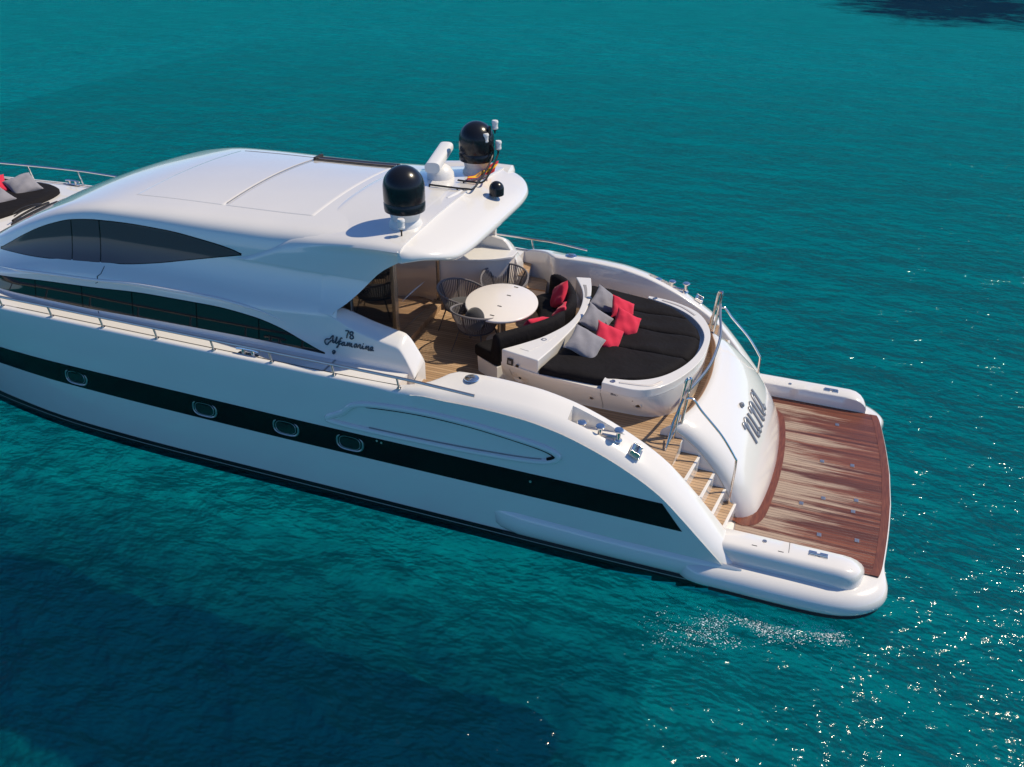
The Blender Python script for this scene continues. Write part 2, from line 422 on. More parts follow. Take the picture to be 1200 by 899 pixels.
zd = pchip([(-22, 2.72), (-18, 2.6), (-16, 2.5), (-14, 2.42), (-12, 2.38), (-4.7, 2.38), (2, 2.38)])
yd = pchip([(-21.9, 0.03), (-21.3, 0.32), (-20, 0.98), (-18.5, 1.62), (-17.2, 2.05), (-16, 2.36), (-15, 2.55), (-14, 2.68), (-12, 2.80), (-9, 2.80), (-3, 2.80), (2, 2.78)])
ym = pchip([(-21.9, 0.0), (-20.8, 0.2), (-19, 0.95), (-17, 1.68), (-15, 2.22), (-13, 2.55), (-11, 2.69), (-9, 2.71), (-3, 2.71), (2, 2.69)])
yw = pchip([(-21.9, 0.0), (-20.4, 0.03), (-19, 0.45), (-17, 1.15), (-15, 1.78), (-13, 2.26), (-11, 2.47), (-9, 2.52), (-3, 2.52), (2, 2.45)])
def hull_y(x, z):
    return pchip([(-0.95, 0.05 * yw(x)), (-0.45, 0.62 * yw(x)), (-0.16, 0.985 * yw(x)), (0.0, yw(x)), (1.2, ym(x)), (2.42, yd(x))])(z)
crest_t = pchip([(-4.75, 2.40), (-4.3, 2.50), (-3.6, 2.53), (-3.0, 2.50), (-2.5, 2.41), (-2.0, 2.24), (-1.5, 2.00), (-1.1, 1.74), (-0.8, 1.45), (-0.5, 1.12), (-0.3, 0.89), (-0.1, 0.66), (0.15, 0.45)])
def crest(x): return zd(x) if x < -4.75 else crest_t(x)
rr_t = pchip([(-5.2, 0.05), (-4.6, 0.10), (-4.0, 0.16), (-1.5, 0.18), (0.2, 0.2)])
yin_t = pchip([(-5.2, 2.66), (-4.7, 2.64), (-4.45, 2.55), (-4.25, 2.36), (-4.15, 2.22), (-4.1, 2.2), (-1.2, 2.2), (0.2, 2.1)])
SOLE = 1.70
def hull_section(x):
    zc = crest(x); r = rr_t(x); zs = zc - r; pts = []
    for k in (-0.95, -0.45, -0.16, 0.0): pts.append((hull_y(x, k), k))
    for k in (0.08, 0.16, 0.3, 0.45, 0.6, 0.75, 0.88, 1.0): pts.append((hull_y(x, zs * k), zs * k))
    yo = hull_y(x, zs); ry = min(r * 1.15, yo * 0.4)
    for k in range(1, 6):
        a = k / 5 * pi / 2; pts.append((yo - ry * (1 - cos(a)), zs + r * sin(a)))
    yi = min(yin_t(x), yo - ry - 0.01) if x > -5.2 else yo - ry - 0.06 * min(1, yo)
    ytop = yo - ry
    pocket = -2.42 <= x <= -1.44 and zc > 2.13
    zf = 2.115 if pocket else None
    a_, b_ = yi + 0.13, ytop - 0.02
    if b_ - a_ < 0.05: a_ = b_ = None
    if a_ is None:
        for q in (0.9, 0.8, 0.75, 0.5, 0.25, 0.2): pts.append((yi + (ytop - yi) * q, zc))
    else:
        pts.append((b_ + 0.005, zc)); pts.append((b_, zf if pocket else zc)); pts.append(((a_ + b_) / 2, zf if pocket else zc))
        pts.append((a_, zf if pocket else zc)); pts.append((a_ - 0.005, zc)); pts.append(((a_ + yi) / 2, zc))
    pts.append((yi + 0.03, zc)); pts.append((yi + 0.01, zc - 0.01)); pts.append((yi, zc - 0.03))
    zb = 2.2 if x < -4.95 else (SOLE - 0.06 if x < -1.05 else 0.4)
    zb = min(zb, zc - 0.05)
    pts.append((yi, (zc + zb) / 2)); pts.append((yi, zb))
    if x > -4.75:      # the coaming top falls away gently outboard
        q = min(1, (x + 4.75) / 0.8)
        pts = [(y, z - 0.32 * q * max(0, y - 2.36) if k > 11 and z > zs - 0.001 and abs(z - 2.115) > 1e-6 else z) for k, (y, z) in enumerate(pts)]
    return [(x, -y, z) for y, z in pts]
def build_hull():
    xs = [-21.9, -21.6, -21.3, -20.9, -20.4, -19.8, -19.2] + lin(-18.5, -5.2, 32) + [-5.0, -4.97, -4.93, -4.8, -4.7] + lin(-4.6, -2.5, 22) + [-2.424, -2.418] + lin(-2.3, -1.5, 9) + [-1.44, -1.4, -1.3, -1.2, -1.1, -1.05, -1.03] + lin(-0.95, 0.15, 12)
    mb = MB(); rows = [hull_section(x) for x in xs]; mb.grid(rows)
    mb.poly(rows[-1]); mb.mirror_y()
    h = mb.build('hull', M_WHITE, Y, smooth=40)
    def strip(name, x0, x1, zf0, zf1, m, off=0.004, n=60, nz=4, slant=0.0):
        mb = MB(); rows = []
        for i in range(n + 1):
            x = x0 + (x1 - x0) * i / n; row = []
            for j in range(nz + 1):
                t = j / nz; z = zf0(x) + (zf1(x) - zf0(x)) * t
                xx = x - slant * t * max(0, 1 - (x1 - x) / 0.6) if slant else x
                row.append((xx, -hull_y(xx, z) - off, z))
            rows.append(row)
        mb.grid(rows); return both(mb, name, m, Y, smooth=40)
    zb = pchip([(-21, 1.30), (-12.4, 1.09), (-9, 1.035), (-6.4, 1.01), (-0.75, 1.02)])
    zt = pchip([(-21, 1.72), (-12.3, 1.50), (-8.8, 1.475), (-5.8, 1.445), (-1.0, 1.44)])
    strip('hull_stripe', -20.5, -0.75, zb, zt, M_BLACK, slant=0.30, n=90)
    strip('boot_stripe', -20.2, 0.3, lambda x: -0.6 + 0.74 * min(1, max(0, (x + 1.6) / 1.6)), lambda x: 0.17 + (0.12 if x < -12 else 0) * min(1, (-12 - x) / 5), M_BOOT, off=0.008, nz=5)
    strip('boot_line', -19.8, 0.4, lambda x: 0.068, lambda x: 0.088, M_GREYTRIM, off=0.013, nz=1)
    # portholes
    proto = None
    for i, (x, z) in enumerate([(-10.75, 1.275), (-8.22, 1.245), (-6.75, 1.255), (-5.66, 1.25)]):
        if proto is None:
            ring = [(0.215 * (abs(cos(a)) ** 0.62) * (1 if cos(a) >= 0 else -1), 0, 0.125 * (abs(sin(a)) ** 0.8) * (1 if sin(a) >= 0 else -1)) for a in [2 * pi * k / 40 for k in range(40)]]
            mb = MB(); mb.tube([Vector(p) for p in ring], 0.017, 8, closed=True)
            proto = mb.build('porthole', M_PORT, Y); ob = proto
            g = MB(); g.poly([(p[0] * 0.95, -0.008, p[2] * 0.95) for p in ring]); g.build('porthole_glass', M_TINT2, ob, smooth=0)
            g = MB(); g.tube([(p[0] * 0.8, -0.012, p[2] * 0.8) for p in ring], 0.006, 6, closed=True); g.build('porthole_gasket', M_PORT, ob)
        else: ob = copy_tree(proto, Y)
        ob.location = (x, -hull_y(x, z) - 0.008, z); ob.rotation_euler = (radians(-6), 0, 0)
        if i: ob['label'] = None; del ob['label']
    # long tear-drop moulding on the topside
    pth = crom([(-5.98, 1.60), (-5.72, 1.78), (-5.40, 2.0), (-4.57, 2.09), (-3.78, 2.08), (-3.01, 2.0), (-2.60, 1.93), (-2.47, 1.83), (-2.62, 1.72), (-3.0, 1.655), (-3.79, 1.60), (-4.6, 1.575), (-5.45, 1.565)], 8, closed=True)
    for sg in (1,):
        mb = MB(); mb.tube([(x, -hull_y(x, z) + 0.004, z) for x, z in pth], 0.05, 10, closed=True); mb.build('hull_moulding', M_WHITE, Y)
    up_ = [p for p in pth if p[1] > 1.86 or (p[0] > -2.7)]
    up_ = crom([(-5.3, 1.995), (-4.57, 2.055), (-3.78, 2.045), (-3.01, 1.965), (-2.64, 1.90), (-2.53, 1.83), (-2.62, 1.765)], 10)
    mb = MB(); mb.tube([(x, -hull_y(x, z) - 0.01, z) for x, z in up_], 0.024, 8); mb.build('air_slot', M_BLACK, Y)
    lo_ = crom([(-5.3, 1.615), (-4.6, 1.622), (-3.79, 1.648), (-3.0, 1.70), (-2.7, 1.74)], 10)
    mb = MB(); mb.tube([(x, -hull_y(x, z) - 0.006, z) for x, z in lo_], 0.011, 6); mb.build('air_slot', M_GREYTRIM, Y)
    # spray sponson low on the aft quarter
    mb = MB(); rows = []
    for i in range(50):
        x = -3.42 + 3.5 * i / 49; e = min(1, (i / 5) ** 0.5, ((49 - i) / 9) ** 0.5); row = []
        for j in range(11):
            a = -0.1 + 1.2 * j / 10; z = 0.16 + (0.44 - 0.05 * min(1, i / 25)) * a * (0.55 + 0.45 * e) + (1 - e) * 0.14
            bul = 0.085 * e * max(0.0, sin(pi * min(max(a, 0), 1))) ** 0.5
            row.append((x, -hull_y(x, z) - bul + (0.02 if a < 0 or a > 1 else 0.0), z))
        rows.append(row)
    mb.grid(rows); both(mb, 'spray_sponson', M_WHITE, Y, smooth=60)
    mb = MB(); mb.tube([(x, -hull_y(x, 0.17) - 0.05, 0.17) for x in lin(-3.3, 0.3, 30)], lambda t: 0.012 + 0.012 * min(1, t * 4), 6)
    mb.build('rubbing_strake', M_RUBBER, Y)
build_hull()
for x_, z_ in ((-5.20, 1.40), (-5.13, 1.385), (-2.86, 1.30)):
    mb = MB(); mb.lathe([(0.018, -0.004), (0.018, 0.008), (0.010, 0.010), (0, 0.006)], 12, (x_, -hull_y(x_, z_) - 0.003, z_), Matrix.Rotation(radians(90), 3, 'X')); mb.build('drain_outlet', M_CHROMED, Y)

# ------------------------------------------------------------------ decks
def build_decks():
    mb = MB(); rows = []
    for x in [-21.6, -21, -20.4, -19.8] + lin(-19, -6.0, 40):
        hw = max(yd(x) - 0.10 * min(1, yd(x)), 0.02); z0 = zd(x) - 0.02; row = []
        cr = 0.14 * min(1, max(0, (-12.5 - x) / 2))
        for k in range(21):
            s = -1 + 2 * k / 20; row.append((x, s * hw, z0 + cr * (1 - s * s)))
        rows.append(row)
    mb.grid(rows)
    m2 = MB(); m2.grid([[(x, -(yin_t(x) + 0.03), 2.36), (x, -2.2, 2.36)] for x in lin(-6.02, -4.86, 8)])
    m2.poly([(-4.86, -2.7, 2.36), (-4.86, -2.0, 2.36), (-4.86, -2.0, 1.7), (-4.86, -2.7, 1.7)])
    m2.mirror_y(); o = len(mb.v); mb.v += m2.v; mb.f += [tuple(o + i for i in f) for f in m2.f]
    mb.build('side_deck', M_DECK, Y)
    # steps down from the side decks to the cockpit
    for s in (1, -1):
        for x0, x1, z, yo_ in ((-4.86, -4.58, 2.14, 2.62), (-4.86, -4.22, 1.92, 2.50)):
            pr = [(x0, 2.02 * s), (x1, 2.02 * s), (x1 - 0.12, yo_ * s), (x0, (yo_ + 0.05) * s)]
            mb = MB(); mb.prism(pr, SOLE - 0.02, z - 0.03); st = mb.build('step', M_WHITE, Y, smooth=0)
            mb = MB(); mb.prism([(p[0] * 1 + (0.004 if p[0] > x0 else 0), p[1]) for p in pr], z - 0.028, z); mb.build('tread', M_TEAK, st, smooth=0)
    # cockpit sole
    mb = MB(); q = [(-6.6, -2.22), (-1.06, -2.22), (-1.03, -1.45), (-0.90, -0.7), (-0.83, 0), (-0.90, 0.7), (-1.03, 1.45), (-1.06, 2.22), (-6.6, 2.22)]
    mb.prism(q, SOLE - 0.05, SOLE); mb.build('cockpit_sole', M_TEAK, Y, smooth=0)
build_decks()

# ------------------------------------------------------------------ swim platform, transom, stairs
PLAT = 0.55
def plat_edge():
    half = [(0.0, -2.52), (0.7, -2.52), (1.20, -2.49), (1.50, -2.40), (1.70, -2.22), (1.80, -2.0), (1.855, -1.6), (1.91, -1.0), (1.945, -0.4)]
    h = crom(half, 6)
    return h + [(x, -y) for x, y in h[::-1]]
def build_platform():
    e = plat_edge(); mb = MB(); rows = []
    # the fat rounded rim swells along both sides and thins to a lip across the stern
    prof = [(-0.30, -0.10), (-0.10, -0.02), (0.02, 0.10), (0.14, 0.17), (0.21, 0.26), (0.225, 0.34), (0.20, 0.43), (0.13, 0.495), (0.03, 0.525), (-0.10, 0.53), (-0.35, 0.53)]
    thin = [(-0.35, -0.10), (-0.15, -0.02), (-0.06, 0.10), (0.0, 0.2), (0.02, 0.3), (0.035, 0.40), (0.04, 0.47), (0.035, 0.52), (0.02, 0.535), (-0.10, 0.535), (-0.35, 0.535)]
    side = [(-3.0 + 3.0 * i / 20, -2.52) for i in range(20)]
    full = side + e + [(x, -y) for x, y in side[::-1]]
    n = len(full)
    for i, p in enumerate(full):
        a = Vector(full[max(i - 1, 0)]); b = Vector(full[min(i + 1, n - 1)]); tg = (b - a).normalized(); nm = Vector((tg.y, -tg.x))
        k = min(1, max(0, (abs(p[1]) - 1.75) / 0.5)); k = k * k * (3 - 2 * k)
        grow = 1.0
        if p[0] < -0.55: grow = max(0.0, 1 - (-0.55 - p[0]) / 0.28)
        grow = grow ** 0.5 if grow > 0 else 0
        row = []
        for (d1, z1), (d2, z2) in zip(prof, thin):
            d = d1 * k + d2 * (1 - k); z = z1 * k + z2 * (1 - k)
            if p[0] < -0.5: d = d * grow - 0.12 * (1 - grow)
            row.append((p[0] + nm.x * d, p[1] + nm.y * d, z))
        rows.append(row)
    mb.grid(rows)
    inner = [r[-1] for r in rows]; m = len(inner) // 2
    for i in range(m - 1):
        a, b, c, d = inner[i], inner[i + 1], inner[len(inner) - 2 - i], inner[len(inner) - 1 - i]
        mb.poly([a, b, c, d])
    P = mb.build('swim_platform', M_WHITE, Y, smooth=50)
    # dark fender line round the rim
    mb = MB(); ln = []
    for i, p in enumerate(full):
        if p[0] < -0.3: continue
        a = Vector(full[max(i - 1, 0)]); b = Vector(full[min(i + 1, n - 1)]); tg = (b - a).normalized(); nm = Vector((tg.y, -tg.x))
        k = min(1, max(0, (abs(p[1]) - 1.75) / 0.5)); k = k * k * (3 - 2 * k)
        d = 0.145 * k + 0.0 * (1 - k)
        ln.append((p[0] + nm.x * d, p[1] + nm.y * d, 0.155))
    mb.tube(ln, 0.024, 6); mb.build('fender_strip', M_RUBBER, P)
    # teak field with margin boards
    out = [(x + 0.015, y) for x, y in plat_edge() if abs(y) < 2.12]
    fld = [(-0.12, 2.1)] + [(-0.12, -2.1)] + [p for p in out if p[0] > 1.5]
    mb = MB(); mb.prism(fld, PLAT - 0.025, PLAT); tk = mb.build('teak_deck', M_PLATTEAK, P, smooth=0)
    # margin board aft, and the curved one at the foot of the transom
    aft = [p for p in out if p[0] > 1.5]
    mb = MB(); rows = [[(x, y, PLAT + 0.004), (x - 0.11, y, PLAT + 0.004)] for x, y in aft]; mb.grid(rows); mb.build('margin_board', M_PLATTRIM, P, smooth=0)
    tb = crom([(-0.05, -1.66), (0.13, -1.55), (0.235, -1.3), (0.30, -0.8), (0.345, -0.3), (0.36, 0.3), (0.335, 0.9), (0.27, 1.4), (0.16, 1.6), (-0.05, 1.7)], 6)
    mb = MB(); mb.grid([[(x + 0.03, y * 1.02, PLAT + 0.006), (x - 0.25, y * 0.93, PLAT + 0.006)] for x, y in tb]); mb.build('margin_board', M_PLATTRIM, P, smooth=0)
    # upper bulwark tier each side
    mb = MB(); rows = []
    XS = lin(-0.40, 1.30, 18) + [1.40, 1.48, 1.54, 1.58, 1.60]
    for x in XS:
        k = max(0.0, (x - 1.28) / 0.325); w_ = sqrt(max(0.0, 1 - k ** 2.4))
        yo_ = 2.10 + 0.385 * (0.10 + 0.90 * w_); zt_ = 0.52 + 0.275 * (0.25 + 0.75 * w_); yi_ = 2.10 
        if w_ == 0: yo_, zt_ = 2.12, 0.53
        r = min(0.10, (yo_ - yi_) * 0.45); rz_ = min(0.13, zt_ - 0.5)
        row = [(x, -yo_, 0.42), (x, -yo_, zt_ - rz_)]
        for j in range(1, 7):
            a = j / 6 * pi / 2; row.append((x, -(yo_ - r * (1 - cos(a))), zt_ - rz_ + rz_ * sin(a)))
        row += [(x, -(yi_ + 0.02), zt_), (x, -yi_, zt_ - 0.02 * min(1, w_ + .1)), (x, -yi_, 0.5)]
        rows.append(row)
    mb.grid(rows); mb.poly(rows[-1]); both(mb, 'platform_bulwark', M_WHITE, P, smooth=45)
    # flush chrome cleats and small fittings on the bulwark
    for s in (-1, 1):
        mb = MB()
        for dx in (-0.07, 0.07): mb.box((0.99 + dx, s * 2.23, 0.80), (0.10, 0.09, 0.014))
        mb.tube([(0.88, s * 2.25, 0.815), (1.10, s * 2.25, 0.815)], 0.016, 8); mb.build('cleat', M_CHROME, P, bevel=0.003)
        mb = MB(); mb.lathe([(0, 0.008), (0.028, 0.008), (0.03, 0)], 16, (0.30, s * 2.21, 0.797)); mb.build('filler_cap', M_CHROMED, P)
    mb = MB(); mb.box((0.62, -2.22, 0.796), (0.006, 0.22, 0.003)); mb.build('locker_seam', M_RUBBER, P, smooth=0)
    for hx in (0.18, 0.52): mb = MB(); mb.box((hx, -2.345, 0.795), (0.07, 0.012, 0.006)); mb.build('locker_hinge', M_RUBBER, P, smooth=0)
    for x, y in ((0.73, -0.86), (1.45, -0.79), (1.03, -0.62), (1.49, -0.5), (1.01, -1.5), (1.51, -1.44), (1.16, 1.54), (1.42, 0.40), (0.97, 0.35)):
        mb = MB(); mb.box((x, y, PLAT + 0.004), (0.06, 0.075, 0.008)); mb.box((x + 0.004, y, PLAT + 0.009), (0.025, 0.04, 0.004)); mb.build('hatch_latch', M_CHROMED, P, bevel=0.002)
build_platform()

tx_top = pchip([(-1.6, -1.04), (-1.3, -0.975), (-1.0, -0.88), (-0.5, -0.80), (0, -0.775), (0.5, -0.80), (1.0, -0.86), (1.3, -0.95), (1.6, -1.03)])
tx_base = pchip([(-1.6, -0.03), (-1.45, 0.06), (-1.3, 0.14), (-0.9, 0.215), (-0.4, 0.27), (0.2, 0.30), (0.6, 0.295), (1.0, 0.27), (1.4, 0.22), (1.6, 0.12)])
TZ = 1.90
def tran(y, t, off=0.0):
    """point on the bowed transom: t 0 at the top, 1 at the foot"""
    a = Vector((tx_top(y), TZ)); b = Vector((tx_base(y), 0.5)); d = b - a; nrm = Vector((-d.y, d.x)).normalized()
    p = a + d * t + nrm * (0.19 * (4 * t * (1 - t)) ** 0.8 + off)
    return Vector((p.x, y, p.y))
def build_transom():
    mb = MB(); rows = []
    ycols = [(-1.54, 'w'), (-1.54, -0.20), (-1.53, -0.12), (-1.50, -0.065), (-1.45, -0.03), (-1.38, -0.008), (-1.3, 0)] + [(y, 0) for y in lin(-1.2, 1.2, 25)] + [(1.3, 0), (1.38, -0.008), (1.45, -0.03), (1.50, -0.065), (1.53, -0.12), (1.54, -0.20), (1.54, 'w')]
    ts = lin(0, 1, 25)
    for t in ts:
        row = []
        for y, o in ycols:
            if o == 'w': p = tran(y, t, -0.20); row.append(Vector((p.x - 0.02, y, 0.4)))
            else: row.append(tran(y, t, o))
        rows.append(row)
    # lip: rolls over to the cockpit
    lip = [[Vector((p.x - dx, p.y, p.z + dz)) if o != 'w' else Vector((p.x - dx, p.y, 0.4)) for p, (y, o) in zip(rows[0], ycols)] for dx, dz in ((0.16, -0.22), (0.16, -0.03), (0.14, 0.015), (0.08, 0.03), (0.03, 0.022))]
    mb.grid(lip + rows)
    T = mb.build('transom', M_WHITE, Y, smooth=50)
    # teak kerb along the cockpit edge
    ys = lin(-1.25, 1.6, 24)
    mb = MB(); mb.grid([[(tx_top(y) - 0.165, y, SOLE), (tx_top(y) - 0.165, y, TZ + 0.0), (tx_top(y) - 0.13, y, TZ + 0.034), (tx_top(y) - 0.115, y, TZ + 0.034)] for y in ys]); mb.build('teak_kerb', M_TEAKTRIM, T)
    mb = MB(); mb.tube([tuple(tran(-1.53, t, -0.16) + Vector((0, -0.012, 0))) for t in lin(0.02, 0.99, 20)], 0.006, 5); mb.build('panel_seam', M_GREYTRIM, T)
    mb = MB(); mb.box((-1.13, -1.40, TZ - 0.05), (0.035, 0.16, 0.20)); mb.build('step_light', M_CHROMED, T, bevel=0.004)
    # name in script letters of polished metal standing on the transom
    def stroke(pts, w_=0.046, name='letter'):
        # pts in (u along y, v up the panel) metres, u0 = -0.72 at panel mid-height
        mb = MB(); P = crom(pts, 8); rows = []
        n = len(P)
        for i, (u, v) in enumerate(P):
            a = P[max(i - 1, 0)]; b = P[min(i + 1, n - 1)]; tx, ty = b[0] - a[0], b[1] - a[1]; l = math.hypot(tx, ty) or 1; nx, ny = -ty / l * w_ / 2, tx / l * w_ / 2
            def q(uu, vv, o): return tran(-0.62 + uu, 0.565 - vv / 1.75, o)
            rows.append([q(u - nx, v - ny, 0.002), q(u - nx, v - ny, 0.020), q(u - nx * .7, v - ny * .7, 0.025), q(u + nx * .7, v + ny * .7, 0.025), q(u + nx, v + ny, 0.020), q(u + nx, v + ny, 0.002)])
        mb.grid(rows); mb.poly(rows[0]); mb.poly(rows[-1])
        return mb
    def letter(strokes, parent=T):
        mb = MB()
        for s in strokes:
            k = stroke(s); o = len(mb.v); mb.v += k.v; mb.f += [tuple(o + i for i in f) for f in k.f]
        return mb.build('letter', M_LETTERM, parent, smooth=40)
    H = 0.40
    letter([[(0.02, 0.30), (0.05, 0.37), (0.09, 0.36), (0.09, 0.28), (0.07, 0.0)],
            [(0.085, 0.22), (0.15, 0.35), (0.215, 0.385), (0.25, 0.33), (0.235, 0.18), (0.235, 0.06), (0.27, 0.01), (0.32, 0.06)]])
    letter([[(0.375, 0.375), (0.365, 0.2), (0.36, 0.07), (0.395, 0.01), (0.45, 0.06)]])
    mb = MB(); c = tran(-0.62 + 0.40, 0.565 - 0.53 / 1.75, 0.0); nn = (tran(-0.22, 0.30, 0.1) - tran(-0.22, 0.30, 0)).normalized()
    mb.lathe([(0.04, 0.0), (0.042, 0.03), (0.03, 0.045), (0, 0.05)], 20, c, nn.to_track_quat('Z', 'Y').to_matrix()); mb.build('letter_dot', M_LETTERM, T)
    letter([[(0.50, 0.30), (0.53, 0.37), (0.57, 0.36), (0.57, 0.28), (0.55, 0.0)],
            [(0.565, 0.22), (0.63, 0.35), (0.695, 0.385), (0.73, 0.33), (0.715, 0.18), (0.715, 0.06), (0.75, 0.01), (0.80, 0.06)]])
    letter([[(1.03, 0.33), (0.98, 0.385), (0.91, 0.36), (0.86, 0.24), (0.86, 0.10), (0.90, 0.01), (0.96, 0.03), (1.02, 0.14), (1.055, 0.30)],
            [(1.075, 0.40), (1.055, 0.22), (1.05, 0.07), (1.085, 0.01), (1.14, 0.07)]])
    # stairs each side
    nos = [(-1.05, 1.70), (-0.78, 1.48), (-0.545, 1.25), (-0.36, 1.02), (-0.19, 0.79)]
    for s in (-1, 1):
        for i, (x, z) in enumerate(nos):
            x0 = nos[i - 1][0] if i else -1.3
            sk = 0.09
            out = [(x0 - 0.08, 1.50 * s), (x + 0.035, 1.50 * s), (x - sk + 0.035, 2.16 * s), (x0 - 0.08 - sk, 2.16 * s)]
            mb = MB(); mb.prism(out, 0.42, z - 0.006); st = mb.build('stair_step', M_WHITE, Y, smooth=0, bevel=0.008)
            if i:
                t2 = [(x0 - 0.06, 1.545 * s), (x - 0.005, 1.545 * s), (x - sk - 0.005, 2.13 * s), (x0 - 0.06 - sk, 2.13 * s)]
                mb = MB(); mb.prism(t2, z - 0.005, z + 0.004); mb.build('tread', M_TEAK, st, smooth=0)
build_transom()

# ------------------------------------------------------------------ superstructure
zr = pchip([(-15.6, 2.30), (-15.0, 2.36), (-14.6, 2.41), (-14.3, 2.50), (-13.8, 2.74), (-13.3, 2.99), (-12.77, 3.26), (-12, 3.62), (-11, 3.95), (-10, 4.09), (-9, 4.135), (-8, 4.16), (-6.6, 4.19), (-4.98, 4.21)])
ze = pchip([(-15.2, 2.2), (-14.6, 2.28), (-14.0, 2.46), (-13.3, 2.77), (-12.55, 3.10), (-11.5, 3.57), (-10.9, 3.765), (-10.2, 3.865), (-9.2, 3.865), (-8.15, 3.845), (-7.3, 3.85), (-6.5, 3.92), (-5.3, 3.98), (-4.9, 3.98)])
ye = pchip([(-15.6, 0.5), (-15, 1.0), (-14.2, 1.5), (-13.3, 1.78), (-12.4, 1.9), (-11, 1.92), (-8, 1.92), (-4.9, 1.95)])
yb = pchip([(-15.6, 0.9), (-14.8, 1.5), (-14, 1.9), (-13, 2.2), (-12, 2.33), (-10, 2.37), (-6, 2.33), (-4.7, 2.30)])
def side_prof(x):
    k = (ze(x) - 2.34) / (3.85 - 2.34); Z = lambda z: 2.34 + (z - 2.34) * k
    b, e = yb(x), ye(x)
    return [(Z(2.30), b), (Z(2.46), b - 0.03), (Z(2.86), b - 0.11), (Z(2.94), b - 0.12), (Z(3.12), e + 0.19), (Z(3.32), e + 0.115), (Z(3.52), e + 0.06), (Z(3.75), e + 0.012), (Z(3.85), e - 0.015)]
def side_y(x, z):
    return pchip([(p[0], p[1]) for p in side_prof(x)])(z)
def cab_section(x):
    pr = side_prof(x); f = pchip(pr); z0, z1 = pr[0][0], pr[-1][0]
    pts = [(f(z), z) for z in lin(z0, z1, 17)]
    e, c = pts[-1][0], zr(x); d = c - z1; ed = pts[-1][0]
    # rolled roof edge then a shallow crown
    for a, b in ((0.012, 0.13), (0.035, 0.27), (0.075, 0.40), (0.14, 0.52), (0.24, 0.62)): pts.append((ed - a * min(1, ed / 1.5), z1 + d * b))
    y6, z6 = pts[-1]
    for t in lin(0, 1, 13)[1:]:
        y = y6 * (1 - t); pts.append((y, c - (c - z6) * (y / y6) ** 2.0))
    return [(x, -y, z) for y, z in pts]
